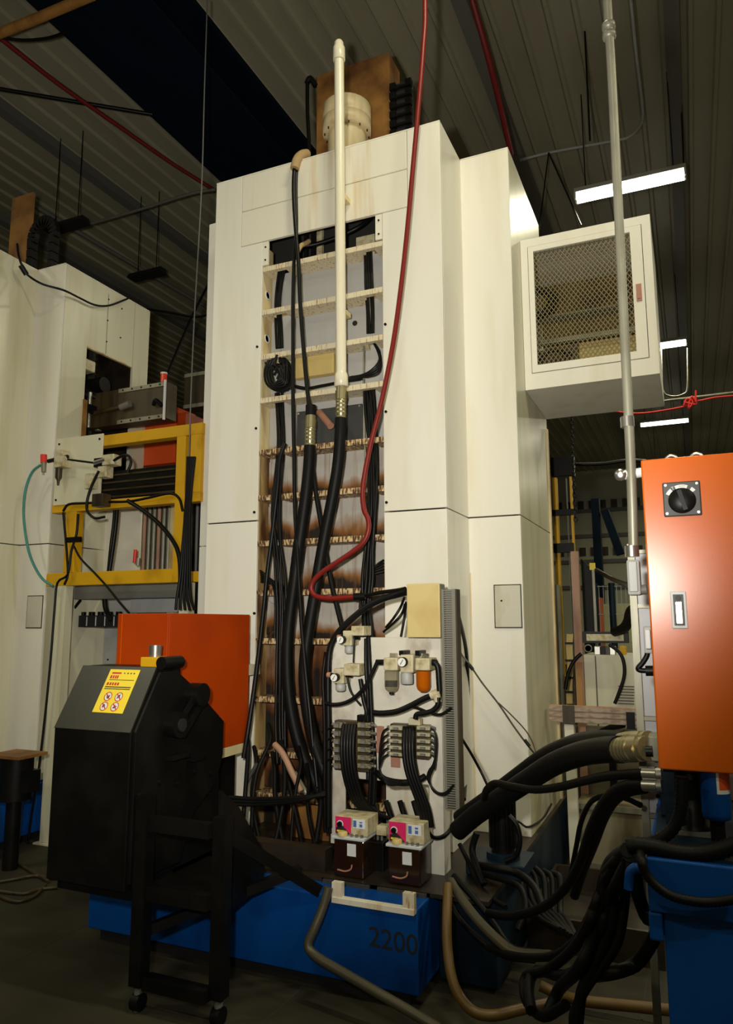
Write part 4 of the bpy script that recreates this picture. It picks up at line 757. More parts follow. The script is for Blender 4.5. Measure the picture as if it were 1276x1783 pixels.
# ------------------------------------------------------------------ machinery seen through the gap
def gbox(name,label,cat,m,p0,p1,y0,y1,bev=0.003,group=None,zmin=None):
    a, b = P(p0[0],p0[1],y=y0), P(p1[0],p1[1],y=y0); return tag(box(name,m,None,a.x,b.x,y0,y1,b.z if zmin is None else zmin,a.z,bev),label,cat,group)
ar = thing('loader_rail','dark brown loader arm cover reaching out of the second machine opening','loader',(-4.3,4.9,3.1))
a, b = P(152,690,y=4.82), P(289,727,y=4.82); zr0, zr1 = P(220,737,y=4.82).z, P(220,676,y=4.82).z
box('arm_cover','brown_guard',ar,a.x,b.x,4.82,4.95,zr0,zr1); xc = P(205,700,y=4.81).x
for zz, nm in ((zr1-0.035,'upper_strip'),(zr0,'lower_strip')):
    st = box(nm,'galvanised',ar,xc,b.x-0.03,4.812,4.819,zz,zz+0.035)
    for k in range(5): MB().cyl((xc+0.05+k*(b.x-xc-0.12)/4,4.813,zz+0.018),(xc+0.05+k*(b.x-xc-0.12)/4,4.808,zz+0.018),0.008,8).build('bolt','black_metal',st)
MB().cyl((a.x+0.03,4.80,zr0+0.12),(xc+0.08,4.80,zr0+0.15),0.018,10).build('rod','brown_guard',ar); MB().cyl((xc+0.05,4.795,zr0+0.14),(xc+0.15,4.795,zr0+0.16),0.03,10).build('rod_end','grey_dark',ar)
box('end_strip','white_label',ar,b.x-0.016,b.x-0.001,4.795,4.811,zr0-0.02,zr1+0.01); MB().tube([(b.x-0.12,4.80,zr0+0.12),(b.x-0.08,4.78,zr0+0.15),(b.x-0.03,4.8,zr0+0.1)],0.018,8).build('plug','black_rubber',ar)
slp = P(285,664,y=4.88); sg_ = thing('signal_lamp','red beacon lamp with pale cap at the loader arm end','lamp',(slp.x,4.88,slp.z))
MB().cyl((slp.x,4.88,zr1+0.0),(slp.x,4.88,zr1+0.02),0.03,14).build('lamp_base','black_metal',sg_); MB().cyl((slp.x,4.88,zr1+0.02),(slp.x,4.88,zr1+0.095),0.028,16).build('lamp_lens','hazy_lens',sg_); MB().cyl((slp.x,4.88,zr1+0.095),(slp.x,4.88,zr1+0.108),0.03,16).build('lamp_cap','white_label',sg_)
a2, b2 = P(322,652,y=5.6), P(362,706,y=5.6)
ar2 = thing('loader_rail','second brown loader cover farther back beside the main column','loader',(a2.x,5.6,b2.z)); box('arm_cover','brown_guard',ar2,a2.x,a2.x+1.2,5.6,5.75,b2.z,a2.z)
for zz in (b2.z, a2.z-0.035): box('edge_strip','galvanised',ar2,a2.x,a2.x+1.2,5.592,5.599,zz,zz+0.035)
rb = thing('control_box','orange-red control box behind the top yellow rail','box',P(280,800,y=5.4)); a, b = P(250,716,y=5.4), P(303,805,y=5.4)
box('box_body','red_box',rb,a.x,b.x,5.4,5.7,b.z,a.z,0.005); box('box_side','orange_guard',rb,b.x+0.001,b.x+0.1,5.42,5.7,b.z,a.z-0.06); MB().box(a.x+0.06,a.x+0.09,5.39,5.399,b.z+0.27,b.z+0.31).build('box_latch','steel',rb)
gbox('blue_grey_sheet','blue-grey sheet panel behind the frame plate','panel','panel_grey',(180,752),(226,835),5.5,5.53,zmin=0.0)
gbox('cabinet_post','cream post left of the orange-red control box','post','white_sheet',(226,740),(249,812),5.5,5.58)
rl = thing('slide_rail','black ribbed slide rail passing level behind the yellow frame','rail',P(250,870,y=4.75)); a, b = P(178,824,y=4.75), P(345,868,y=4.75); zc0, zc1 = P(250,866,y=4.75).z, P(250,815,y=4.75).z
box('rail_body','black_metal',rl,a.x,b.x,4.75,4.9,zc0,zc1)
for k in range(4): box('rail_rib','brown_guard',rl,a.x,b.x,4.742,4.749,zc0+0.02+k*(zc1-zc0)/4,zc0+0.035+k*(zc1-zc0)/4)
gbox('front_guard','cream rust-streaked guard panel behind the yellow frame','panel','white_streaked',(140,878),(240,1030),4.95,4.97)
bl = thing('bellows_cover','vertical ribbed steel way cover behind the yellow frame','cover',P(270,1005,y=4.9)); a, b = P(246,872,y=4.9), P(300,1008,y=4.9); box('cover_back','black_matte',bl,a.x,b.x,4.93,4.96,b.z,a.z)
for k in range(7): xx = a.x+0.03+k*(b.x-a.x-0.05)/6; MB().cyl((xx,4.92,b.z),(xx,4.92,a.z),0.017,8).build('cover_rib','galvanised' if k%3 else 'rust_post',bl)
gbox('cover_edge','cream edge strip right of the ribbed way cover','strip','yellowed_paint',(297,872),(304,1008),4.88,4.96,zmin=0.0)
bl2 = thing('bellows_cover','narrow ribbed cover right of the yellow post, partly in shadow','cover',P(340,1000,y=5.0)); a, b = P(330,866,y=5.0), P(352,1000,y=5.0); box('cover_back','black_matte',bl2,a.x,a.x+0.35,5.03,5.06,0.0,a.z)
for k in range(6): xx = a.x+0.02+k*0.05; MB().cyl((xx,5.02,b.z),(xx,5.02,a.z),0.013,8).build('cover_rib','grey_dark',bl2)
wl_ = gbox('screwed_sheet','light grey screwed panel below the yellow frame','panel','panel_grey',(108,1030),(225,1240),5.0,5.03,zmin=0.0)
for k in range(5):
    c = P(122+k*22,1150-k*0.5,y=5.0); MB().cyl((c.x,5.0,c.z),(c.x,4.994,c.z),0.008,8).build('screw','black_metal',wl_)
gbox('dark_beam','dark cross beam under the yellow frame','beam','grey_dark',(130,1018),(320,1040),4.6,4.7)
gbox('dark_beam','shadowed steel plate under the yellow frame right end','plate','panel_grey',(228,1040),(330,1066),4.8,4.85)
hc_ = thing('hose_clamp_rail','black rail of clamped hoses below the yellow frame','rail',P(155,1092,y=4.7)); a, b = P(112,1072,y=4.7), P(205,1092,y=4.7); box('rail','black_matte',hc_,a.x,b.x,4.7,4.8,b.z,a.z)
for k in range(6): xx = a.x+0.06+k*(b.x-a.x-0.1)/5; MB().cyl((xx,4.75,a.z-0.005),(xx,4.75,a.z+0.03),0.025,8).build('clamp','black_rubber',hc_); box('clamp_mark','light_grey',hc_,xx-0.004,xx+0.004,4.695,4.699,b.z+0.01,a.z-0.01)
line('hydraulic_line','black hose slanting down left to the clamp rail','hose',[(140,1045,4.65),(125,1065),(112,1082)],4.66,0.012,'black_rubber')
line('hydraulic_line','black hose dropping onto the clamp rail from the beam','hose',[(182,1042,4.65),(184,1060),(193,1080)],4.66,0.02,'black_rubber')
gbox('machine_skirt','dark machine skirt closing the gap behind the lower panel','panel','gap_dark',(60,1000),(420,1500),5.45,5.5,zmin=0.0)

# ------------------------------------------------------------------ orange guard and conveyor
og = thing('orange_guard','orange sheet metal guard box between black conveyor and press column','guard',(-2.55,3.35,0.88))
OX0, OX1, OYF, OYB, OZb, OZt = -2.71, -2.39, 3.0, 3.745, 0.93, 1.653
box('front_sheet','orange_guard',og,OX0,OX1,OYF,OYF+0.012,OZb-0.05,OZt,0.003)
box('side_sheet','orange_guard',og,OX1-0.012,OX1,OYF+0.013,OYB,OZb,OZt,0.003); box('side_sheet','orange_guard',og,OX0,OX0+0.012,OYF+0.013,OYB,OZb,OZt); box('back_sheet','orange_guard',og,OX0+0.013,OX1-0.013,OYB-0.012,OYB,OZb,OZt)
box('bottom_strip','yellowed_paint',og,OX1-0.012,OX1+0.002,OYF+0.3,OYB,OZb-0.05,OZb-0.001)
MB().box(OX0+0.028,OX0+0.03,OYF-0.002,OYF-0.0002,OZb,OZt-0.004).build('fold_line','orange_paint',og)
box('guard_bracket','white_sheet',og,OX1-0.1,OX1-0.02,OYB+0.001,D-0.001,1.3,1.36)
box('guard_support','black_metal',og,OX0+0.05,OX1-0.05,3.40,3.70,0.401,OZb-0.02)
cvz = thing('chip_conveyor','black chip conveyor head with sloped hood and yellow warning label','conveyor',(-2.4,2.9,0))
CX0, CX1, CY = -2.737, -2.271, 2.65
MB().prism([(CY,0.47),(CY,1.125),(2.81,1.40),(2.985,1.40),(2.985,0.47)],'x',CX0,CX1-0.02).build('hood','black_metal',cvz,0.004)
th_ = Vector((0,0.16,0.275)).normalized(); nn = Vector((0,-th_.z,th_.y))
def slope(u, v, off=0.002): return Vector((CX0+u, CY, 1.125)) + th_*v + nn*off
L_ = math.hypot(0.16,0.275)
hd_ = MB().add([slope(0.0,0,0.001),slope(CX1-CX0-0.02,0,0.001),slope(CX1-CX0-0.02,L_,0.001),slope(0,L_,0.001),slope(0.0,0,0.006),slope(CX1-CX0-0.02,0,0.006),slope(CX1-CX0-0.02,L_,0.006),slope(0,L_,0.006)],[(3,2,1,0),(4,5,6,7),(0,1,5,4),(1,2,6,5),(2,3,7,6),(3,0,4,7)]).build('hood_lid','black_hood',cvz,0.002)
# label drawn on the sloped lid
def quad(name, m, par, u0, u1, v0, v1, o0, o1):
    p = [slope(u,v,o) for o in (o0,o1) for u,v in ((u0,v0),(u1,v0),(u1,v1),(u0,v1))]
    return MB().add(p,[(3,2,1,0),(4,5,6,7),(0,1,5,4),(1,2,6,5),(2,3,7,6),(3,0,4,7)]).build(name,m,par)
su0, su1, sv0, sv1 = 0.185, 0.362, 0.085, 0.300
stk = quad('warning_label','sticker_yellow',cvz,su0,su1,sv0,sv1,0.0065,0.008)
def disc(name, m, par, u, v, r, o0, o1, r_in=0):
    n = 24; ring_ = lambda rr, o: [slope(u+rr*math.cos(2*math.pi*i/n), v+rr*math.sin(2*math.pi*i/n), o) for i in range(n)]
    if not r_in: return MB().add(ring_(r,o0)+ring_(r,o1),[list(range(n))[::-1],list(range(n,2*n))]+[(i,(i+1)%n,n+(i+1)%n,n+i) for i in range(n)]).build(name,m,par)
    vs_ = ring_(r,o1)+ring_(r_in,o1); return MB().add(vs_,[(i,(i+1)%n,n+(i+1)%n,n+i) for i in range(n)]).build(name,m,par)
for i, (u, v) in enumerate(((0.055,0.078),(0.118,0.078),(0.055,0.03),(0.118,0.03))):
    u += su0; v += sv0
    disc('sign_disc','white_label',stk,u,v,0.0215,0.008,0.0084); disc('sign_ring','print_red',stk,u,v,0.0225,0,0.0090,0.0185)
    q = MB(); d1 = Vector((1,0,0))*0.7; 
    bb = [slope(u+du,v+dv_,0.0088) for du,dv_ in ((-0.0155,0.0115),(-0.012,0.0150),(0.0155,-0.0115),(0.012,-0.0150))]; MB().add(bb,[(0,1,2,3)]).build('sign_bar','print_red',stk)
    shp = [[(-0.002,-0.012),(0.008,-0.008),(0.009,0.010),(0.002,0.004),(-0.011,0.006)],[(-0.010,-0.011),(0.0,-0.003),(0.011,-0.008),(0.004,0.004),(0.006,0.013),(-0.003,0.009),(-0.008,0.002)],[(-0.009,-0.010),(-0.001,-0.002),(0.010,-0.009),(0.003,0.006),(-0.004,0.012),(-0.010,0.004)],[(-0.012,-0.009),(0.004,-0.006),(0.012,0.004),(0.003,0.003),(-0.002,0.010),(-0.006,0.001)]][i]
    MB().add([slope(u+a_,v+b_,0.0086) for a_,b_ in shp],[list(range(len(shp)))]).build('sign_figure','print_black',stk)
for u0,u1,v0,v1,m in ((0.02,0.075,0.192,0.200,'print_red'),(0.09,0.096,0.193,0.199,'print_black'),(0.11,0.118,0.193,0.199,'print_black'),(0.128,0.136,0.193,0.199,'print_black'),(0.146,0.154,0.193,0.199,'print_black'),(0.018,0.028,0.168,0.184,'print_red'),(0.033,0.042,0.168,0.184,'print_red'),(0.046,0.055,0.168,0.184,'print_red'),(0.058,0.066,0.168,0.184,'print_red'),(0.018,0.165,0.160,0.163,'print_black'),(0.014,0.026,0.134,0.148,'print_red'),(0.031,0.041,0.134,0.148,'print_red'),(0.046,0.056,0.134,0.148,'print_red'),(0.061,0.071,0.134,0.148,'print_red'),(0.076,0.086,0.134,0.148,'print_red'),(0.012,0.163,0.123,0.128,'print_black'),(0.012,0.163,0.114,0.118,'print_black')):
    quad('label_print',m,stk,su0+u0,su0+u1,sv0+v0,sv0+v1,0.008,0.0086)
# side plate, pulleys, belts, motor
MB().prism([(2.66,0.5),(2.66,1.13),(2.81,1.38),(2.93,1.38),(3.06,1.30),(3.33,1.10),(3.33,0.93),(3.27,0.80),(3.10,0.70),(3.0,0.5)],'x',CX1-0.019,CX1).build('side_plate','black_metal',cvz,0.003)
MB().cyl((CX1,2.90,1.135),(CX1+0.06,2.90,1.135),0.058,24).build('pulley','black_metal',cvz); MB().cyl((CX1+0.06,2.90,1.135),(CX1+0.068,2.90,1.135),0.03,16).build('pulley_hub','black_matte',cvz)
MB().cyl((CX1+0.0,3.05,1.26),(CX1+0.07,3.05,1.26),0.055,24).build('pulley','black_metal',cvz)
MB().bar((CX1+0.045,2.93,1.17),(CX1+0.045,3.07,1.30),0.03,0.008,(1,0,0)).bar((CX1+0.045,2.93,1.08),(CX1+0.045,3.09,1.23),0.03,0.008,(1,0,0)).build('drive_belt','black_rubber',cvz)
MB().lathe((-2.37,3.05,1.26),(1,0,0),[(0.05,0),(0.068,0.01),(0.068,0.10),(0.05,0.11)],20).build('drive_motor','black_metal',cvz) if False else None
for k in range(5): MB().cyl((CX1,2.7+0.13*k,0.86+0.03*(k%2)),(CX1+0.012,2.7+0.13*k,0.86+0.03*(k%2)),0.012,8).build('bolt','black_metal',cvz)
MB().box(CX1,CX1+0.05,2.86,2.98,0.98,1.0).box(CX1,CX1+0.05,3.02,3.1,0.95,0.97).build('bracket','black_metal',cvz)
yb = MB().box(-2.40,-2.262,2.82,2.94,1.401,1.446).build('top_bearing','yellow_paint',cvz,0.004); MB().cyl((-2.355,2.87,1.446),(-2.355,2.87,1.50),0.028,18,0.031).build('take_up_nut','steel',cvz); MB().cyl((-2.27,2.81,1.42),(-2.27,2.95,1.42),0.03,14).build('bearing_shaft','black_metal',cvz)
box('lower_body','black_metal',cvz,CX0+0.02,CX1-0.03,2.70,3.30,0.42,0.469)
box('rear_chute','black_metal',cvz,CX0+0.03,CX1-0.03,2.986,3.34,0.401,0.86)
for fx, fy in ((-2.235,2.70),(-1.86,2.74)):
    lg = MB().box(fx-0.03,fx+0.03,fy-0.03,fy+0.03,0.1,0.86 if fx < -2 else 0.80).build('leg','black_metal',cvz); MB().cyl((fx,fy,0.0),(fx,fy,0.1),0.018,10).build('caster_stem','grey_dark',lg); MB().cyl((fx-0.02,fy,0.035),(fx+0.02,fy,0.035),0.035,16).build('caster_wheel','black_rubber',lg)
for z_, th2 in ((0.50,0.06),(0.14,0.05)): box('cross_bar','black_metal',cvz,-2.204,-1.891,2.68,2.74,z_-th2,z_)
MB().bar((-1.86,2.77,0.72),(-1.62,3.14,0.42),0.05,0.05).build('brace','black_metal',cvz); MB().bar((-2.235,2.75,0.30),(-1.7,3.13,0.50),0.04,0.04).build('brace','black_metal',cvz)
box('tray','black_metal',cvz,-2.20,-1.89,2.745,3.13,0.46,0.50); box('upper_brace','black_metal',cvz,-2.204,-1.891,2.68,2.72,0.72,0.78)
MB().prism([(2.76,0.40),(2.76,0.90),(2.90,0.80),(3.12,0.55),(3.12,0.40)],'x',-1.90,-1.885).build('gusset','black_metal',cvz)
bk = thing('support_drum','pale round pedestal on the floor beneath the conveyor','pedestal',P(198,1600,z=0)); c = P(198,1602,z=0)
MB().lathe((c.x,c.y+0.09,0),(0,0,1),[(0.10,0),(0.10,0.02),(0.088,0.03),(0.088,0.18),(0.095,0.19),(0.095,0.21)],24).build('drum_body','light_grey',bk)

# ------------------------------------------------------------------ orange control cabinet and its conduit
YC = 2.10
ca = thing('control_cabinet','orange steel control cabinet with rotary main switch above blue tank','cabinet',(0.2,2.25,1.22))
CA0, CA1, CZ0, CZ1 = P(1131,1070,y=YC).x, 0.46, P(1200,1343,y=YC).z, P(1200,794,y=YC).z
box('cabinet_body','orange_paint',ca,CA0+0.006,CA1,YC+0.021,YC+0.26,CZ0+0.006,CZ1-0.006,0.004)
dr = box('cabinet_door','orange_paint',ca,CA0,CA1+0.005,YC,YC+0.02,CZ0,CZ1,0.004)
s0, s1 = P(1153,838,y=YC), P(1221,902,y=YC); scx, scz = P(1187,869,y=YC).x, P(1187,869,y=YC).z; hw = 0.046; hh = 0.046
rs = MB().box(scx-hw,scx+hw,YC-0.008,YC-0.0005,scz-hh,scz+hh).build('switch_plate','charcoal_plate',dr,0.003)
for dx_ in (-0.038,0.038):
    for dz_ in (-0.038,0.038): MB().cyl((scx+dx_,YC-0.0075,scz+dz_),(scx+dx_,YC-0.011,scz+dz_),0.0035,10).build('switch_screw','steel',rs)
MB().lathe((scx,YC-0.008,scz-0.006),(0,-1,0),[(0.0335,0),(0.0335,0.010),(0.031,0.013),(0.004,0.013)],28).build('switch_dial','black_metal',rs)
MB().bar((scx+0.008,YC-0.026,scz-0.033),(scx-0.006,YC-0.026,scz+0.020),0.011,0.012,(0,1,0)).build('switch_handle','black_metal',rs)
def arcpatch(a0, a1, m, nm):
    pts = []; r0, r1 = 0.0345, 0.0435
    for r, rg in ((r0,range(7)),(r1,range(6,-1,-1))):
        for i in rg: t = math.radians(a0+(a1-a0)*i/6); pts.append((scx+r*math.cos(t), scz-0.006+r*math.sin(t)))
    MB().prism(pts,'y',YC-0.0092,YC-0.0081).build(nm,m,rs)
arcpatch(128,152,'white_label','switch_tab'); arcpatch(68,112,'white_label','switch_tab'); arcpatch(38,54,'white_label','switch_tab')
text_mesh('switch_letter','T',0.012,(scx-0.0205,YC-0.0085,scz+0.0285),(1,0,0.35),(-0.35,0,1),'white_label',rs,0.0003)
MB().box(scx-0.006,scx+0.010,YC-0.0096,YC-0.0093,scz+0.0325,scz+0.0345).build('tab_print','beige',rs)
hx, hz = P(1182,1062,y=YC).x, P(1182,1062,y=YC).z
hp = MB().box(hx-0.019,hx+0.019,YC-0.006,YC-0.0005,hz-0.048,hz+0.048).build('handle_plate','white_label',dr,0.004)
MB().box(hx-0.0125,hx+0.0125,YC-0.0075,YC-0.0062,hz-0.040,hz+0.040).build('handle_recess','charcoal_plate',hp,0.002); MB().box(hx-0.010,hx+0.010,YC-0.014,YC-0.0078,hz-0.038,hz+0.022).build('handle_lever','steel',hp,0.003); MB().cyl((hx,YC-0.0078,hz+0.031),(hx,YC-0.012,hz+0.031),0.007,12).build('keyhole','black_metal',hp)
for q in ((1168,),(1212,)):
    c = P(q[0],790,y=YC+0.06); rg_ = MB().tube([(c.x+0.014*math.cos(t), YC+0.06, CZ1+0.006+0.012*math.sin(t)) for t in [i*math.pi/6 for i in range(0,7)]],0.004,8).build('lifting_eye','steel',ca)
box('support_post','teal_paint',ca,P(1160,1400,y=2.25).x,P(1178,1400,y=2.25).x,2.18,2.24,1.04,CZ0+0.005); box('support_post','teal_paint',ca,0.3,0.34,2.18,2.24,1.04,CZ0+0.005)
co = thing('conduit_pipe','grey steel conduit dropping from the roof to the box beside the orange cabinet','conduit',P(1103,975,y=2.16))
ctop = P(1057,0,y=2.16); cb = P(1103,962,y=2.16)
MB().tube([(ctop.x,2.16,CZ-0.01),(ctop.x,2.16,4.5),ctop,P(1066,150,y=2.16),P(1088,600,y=2.16),P(1099,830,y=2.16),cb],0.0135,14,3).build('pipe_body','galvanised',co)
for q in ((1059.5,46),(1060.5,62)): c = P(q[0],q[1],y=2.16); MB().lathe(c-Vector((0,0,0.012)),(0,0,1),[(0.0135,0),(0.020,0.004),(0.020,0.02),(0.0135,0.024)],14).build('coupling','galvanised',co)
for q in (1095,735): c = P(1092 if q==735 else 1100,q if q==735 else 960,y=2.16); MB().cyl(c-Vector((0,0,0.015)),c+Vector((0,0,0.015)),0.019,8).build('lock_nut','steel',co)
c = P(1095,827,y=2.16); MB().cyl(c+Vector((-0.025,0,0)),c+Vector((0.06,0.02,0.01)),0.014,12).build('pipe_clip','white_label',co); MB().lathe(c+Vector((-0.022,-0.005,0)),(0,-1,0),[(0.016,0),(0.016,0.012),(0.006,0.014)],14).build('clip_bolt','steel',co)
a, b = P(1090,975,y=2.14), P(1116,1036,y=2.14)
cbx = thing('conduit_box','grey cast pull box at the lower end of the steel conduit','box',((a.x+b.x)/2,2.16,b.z)); box('box_body','grey_paint',cbx,a.x,b.x,2.14,2.19,b.z,a.z,0.005); box('box_cover','grey_paint',cbx,a.x+0.004,b.x-0.006,2.133,2.1395,b.z+0.008,a.z-0.004,0.003)
MB().cyl(P(1112,1028,y=2.165),P(1126,1026,y=2.165),0.014,10).build('side_nipple','grey_dark',cbx)
# ladder and grey panel behind
ld = thing('cable_ladder','grey steel cable ladder with rungs behind the orange cabinet','ladder',P(1115,1500,y=2.6))
a, b = P(1101,1000,y=2.6), P(1118,1490,y=2.6); lz0 = 0.0; lx0 = P(1108,1250,y=2.6).x; lx1 = lx0+0.32
for xx in (lx0,lx1): box('ladder_rail','galvanised',ld,xx,xx+0.022,2.6,2.64,lz0,1.86)
for zz in (1.84,1.66,1.30,1.0,0.7): box('ladder_rung','galvanised',ld,lx0+0.0225,lx1-0.0005,2.61,2.635,zz-0.012,zz)
box('ladder_backing','light_grey',ld,lx0+0.0225,lx1-0.0005,2.637,2.64,0.9,1.83)
for k in range(10): MB().cyl((lx0+0.05,2.636,1.22-0.028*k),(lx0+0.05,2.633,1.22-0.028*k),0.007,8).build('strut_hole','black_matte',ld)
a, b = P(1122,1096,y=2.13), P(1134,1130,y=2.13); sb_ = thing('sensor_box','small white box on a grey bracket at the cabinet edge','box',((a.x+b.x)/2,2.15,b.z)); box('box_body','white_label',sb_,a.x,b.x,2.122,2.14,b.z,a.z,0.003); box('box_back','grey_paint',sb_,a.x-0.004,b.x+0.002,2.141,2.16,b.z-0.012,a.z+0.008,0.003)
line('cable','short black cable from the small white box to a cabinet gland','cable',[(1127,1131,2.15),(1126,1142),(1118,1155),(1111,1163),(1114,1167),(1128,1168)],2.15,0.007,'black_cable'); gl = MB().cyl(P(1124,1168,y=2.15),P(1137,1168,y=2.15),0.014,14).build('cable_gland','black_metal'); tag(gl,'black cable gland entering the cabinet side','gland')

# ------------------------------------------------------------------ blue hydraulic tank unit
YT = 1.98
tk = thing('hydraulic_tank','blue steel hydraulic tank with overhanging top under the orange cabinet','tank',(0.25,2.3,0))
tx = P(1158,1650,y=YT).x; TZ = P(1200,1493,y=YT).z
box('tank_body','blue_paint',tk,tx,0.7,YT,2.85,0.0,TZ-0.126,0.004); box('tank_rim','blue_paint',tk,P(1126,1520,y=YT-0.02).x,0.72,YT-0.02,2.87,TZ-0.125,TZ-0.006,0.004); box('tank_lid','teal_paint',tk,P(1126,1520,y=YT-0.02).x+0.01,0.71,YT,2.86,TZ-0.0055,TZ+0.002)
box('rim_tab','blue_paint',tk,P(1128,1580,y=YT-0.02).x,tx-0.001,YT-0.018,YT+0.03,TZ-0.19,TZ-0.126,0.006)
hk = [P(1119,1513,y=YT-0.03),P(1106,1511,y=YT-0.03),P(1097,1519,y=YT-0.03),P(1095,1532,y=YT-0.03),P(1094,1548,y=YT-0.03)]
MB().tube(hk,0.011,10).build('lifting_hook','blue_paint',tk)
fl_ = thing('oil_filter','blue round oil filter canister with red and white label','filter',P(1247,1460,y=2.15)); fc = P(1247,1400,y=2.15); fr_ = 0.035
MB().lathe((fc.x,2.15,TZ+0.05),(0,0,1),[(0.02,0),(0.033,0.006),(0.035,0.02),(0.035,0.19),(0.03,0.2)],24).build('canister','blue_paint',fl_); MB().cyl((fc.x,2.15,TZ+0.003),(fc.x,2.15,TZ+0.05),0.018,12).build('filter_stem','black_metal',fl_)
def wrap(a0,a1,z0,z1,m,nm,rr):
    n=10; vs_=[(fc.x+rr*math.cos(math.radians(a0+(a1-a0)*i/n)),2.15+rr*math.sin(math.radians(a0+(a1-a0)*i/n)),z) for z in (z0,z1) for i in range(n+1)]
    MB().add(vs_,[(i,i+1,n+2+i,n+1+i) for i in range(n)],True).build(nm,m,fl_)
wrap(275,345,TZ+0.12,TZ+0.19,'white_label','label_edge',0.0355); wrap(285,345,TZ+0.13,TZ+0.19,'red_box','label_field',0.0360)
pm = thing('tank_pump','black pump body on the tank lid under the cabinet','pump',P(1200,1480,y=2.2)); pcx = P(1207,1440,y=2.2).x
MB().lathe((pcx,2.22,TZ+0.003),(0,0,1),[(0.05,0),(0.05,0.015),(0.036,0.02),(0.036,0.09),(0.028,0.10),(0.028,0.15)],20).build('pump_body','black_metal',pm); box('pump_flange','grey_dark',pm,pcx-0.06,pcx+0.06,2.16,2.28,TZ+0.0025,TZ+0.012)
def ribbed(name,label,path,Y,r,pitch=0.011,group=None):
    p = smooth(pxs(path,Y),6); L = [0]
    for i in range(1,len(p)): L.append(L[-1]+(p[i]-p[i-1]).length)
    n = int(L[-1]/pitch*2); pts = []; j = 0
    for k in range(n+1):
        s_ = L[-1]*k/n
        while j < len(p)-2 and L[j+1] < s_: j += 1
        pts.append(p[j].lerp(p[j+1],(s_-L[j])/max(1e-6,L[j+1]-L[j])))
    o = MB().tube(pts,(lambda t: r*(1.0 if int(round(t*n))%2 else 0.86)),10,1).build(name,'black_rubber'); return tag(o,label,'hose',group)
RG='corrugated conduits on the tank'
ribbed('corrugated_hose','black corrugated hose lying level along the tank lid edge',[(1092,1474),(1110,1472),(1140,1476),(1175,1484),(1215,1487),(1255,1480),(1290,1468)],1.99,0.021,group=RG)
ribbed('corrugated_hose','black corrugated hose rising from tank edge to under the cabinet',[(1090,1478),(1120,1470),(1150,1460),(1172,1442),(1184,1415),(1187,1385),(1187,1352)],2.08,0.016,group=RG)
ribbed('corrugated_hose','grey corrugated hose sagging across the blue tank front',[(1114,1484,1.98),(1117,1500),(1124,1520),(1140,1540),(1165,1558),(1200,1568),(1240,1571),(1290,1564)],1.93,0.0115,0.008,group=RG)
# big hoses to the machine
BGp='thick hoses to the tank unit'
bg1 = thing('hydraulic_hose','thickest black hose sweeping from the press base up to brass fitting','hose',P(1075,1310,y=2.5),BGp)
MB().tube(pxs([(796,1447,3.35),(830,1418,3.3),(875,1388,3.2),(920,1358,3.05),(965,1330,2.9),(1010,1313,2.75),(1050,1306,2.6),(1080,1305,2.5)],2.8),0.042,16).build('hose_body','black_rubber',bg1); ferrule(bg1,P(1128,1303,y=2.40),P(1076,1305.5,y=2.51),0.036)
bg2 = thing('hydraulic_hose','second thick black hose lying behind the thickest hose','hose',P(1085,1295,y=2.6),BGp)
MB().tube(pxs([(800,1425,3.5),(850,1390,3.4),(900,1353,3.25),(950,1317,3.1),(1000,1296,2.9),(1045,1290,2.7),(1090,1292,2.58)],2.9),0.036,14).build('hose_body','black_rubber',bg2); ferrule(bg2,P(1130,1290,y=2.47),P(1084,1292,y=2.58),0.030)
vb = thing('port_block','steel port block with hose ports behind the cabinet edge','block',P(1140,1330,y=2.42)); a, b = P(1128,1280,y=2.42), P(1146,1325,y=2.42); box('block_body','galvanised',vb,a.x,b.x+0.06,2.40,2.5,b.z,a.z,0.004); MB().cyl(P(1124,1308,y=2.39),P(1136,1308,y=2.39),0.016,6).build('port_nut','black_metal',vb)
a, b = P(1146,1338,y=2.35), P(1160,1378,y=2.35); box('lower_block','teal_paint',vb,a.x,b.x+0.05,2.35,2.43,TZ+0.003,b.z+0.06,0.003)
for k,(lab,pth,y,r) in enumerate((
 ('medium black hose looping over the thickest hose to lower steel fitting',[(842,1390,3.15),(848,1374,3.1),(862,1364,3.08),(890,1369,3.0),(930,1375,2.9),(975,1370,2.8),(1020,1359,2.65),(1060,1351,2.5),(1122,1347,2.36)],2.8,0.0145),
 ('medium black hose dropping from lower steel fitting to the floor tangle',[(1122,1367,2.36),(1090,1369,2.42),(1065,1382,2.5),(1045,1408,2.6),(1028,1445,2.7),(1010,1500,2.8),(985,1545,2.9),(945,1580,3.0),(890,1595,3.1),(850,1590,3.2)],2.6,0.017),
 ('medium black hose beside the dropping hose',[(1122,1372,2.40),(1092,1378,2.46),(1068,1395,2.55),(1050,1425,2.65),(1035,1465,2.75),(1015,1515,2.9),(1000,1560,3.0)],2.6,0.017),
 ('thin black hose arching under the medium hoses',[(1115,1402,2.45),(1090,1390,2.5),(1060,1385,2.6),(1030,1395,2.7),(1012,1430,2.8),(1003,1475,2.9),(992,1530,3.0)],2.6,0.009))):
    h_ = thing('hydraulic_hose',lab,'hose',P(*pth[0][:2],y=pth[0][2]),'medium hoses to the tank unit'); MB().tube(pxs(pth,y),r,10).build('hose_body','black_rubber',h_)
    if k < 2:
        yy_ = 1347 if k == 0 else 1367; MB().cyl(P(1120,yy_,y=2.36),P(1145,yy_+1,y=2.345),0.017,12).build('sleeve','steel',h_); MB().cyl(P(1144,yy_+1,y=2.347),P(1153,yy_+1,y=2.345),0.021,6).build('hex_nut','steel',h_)
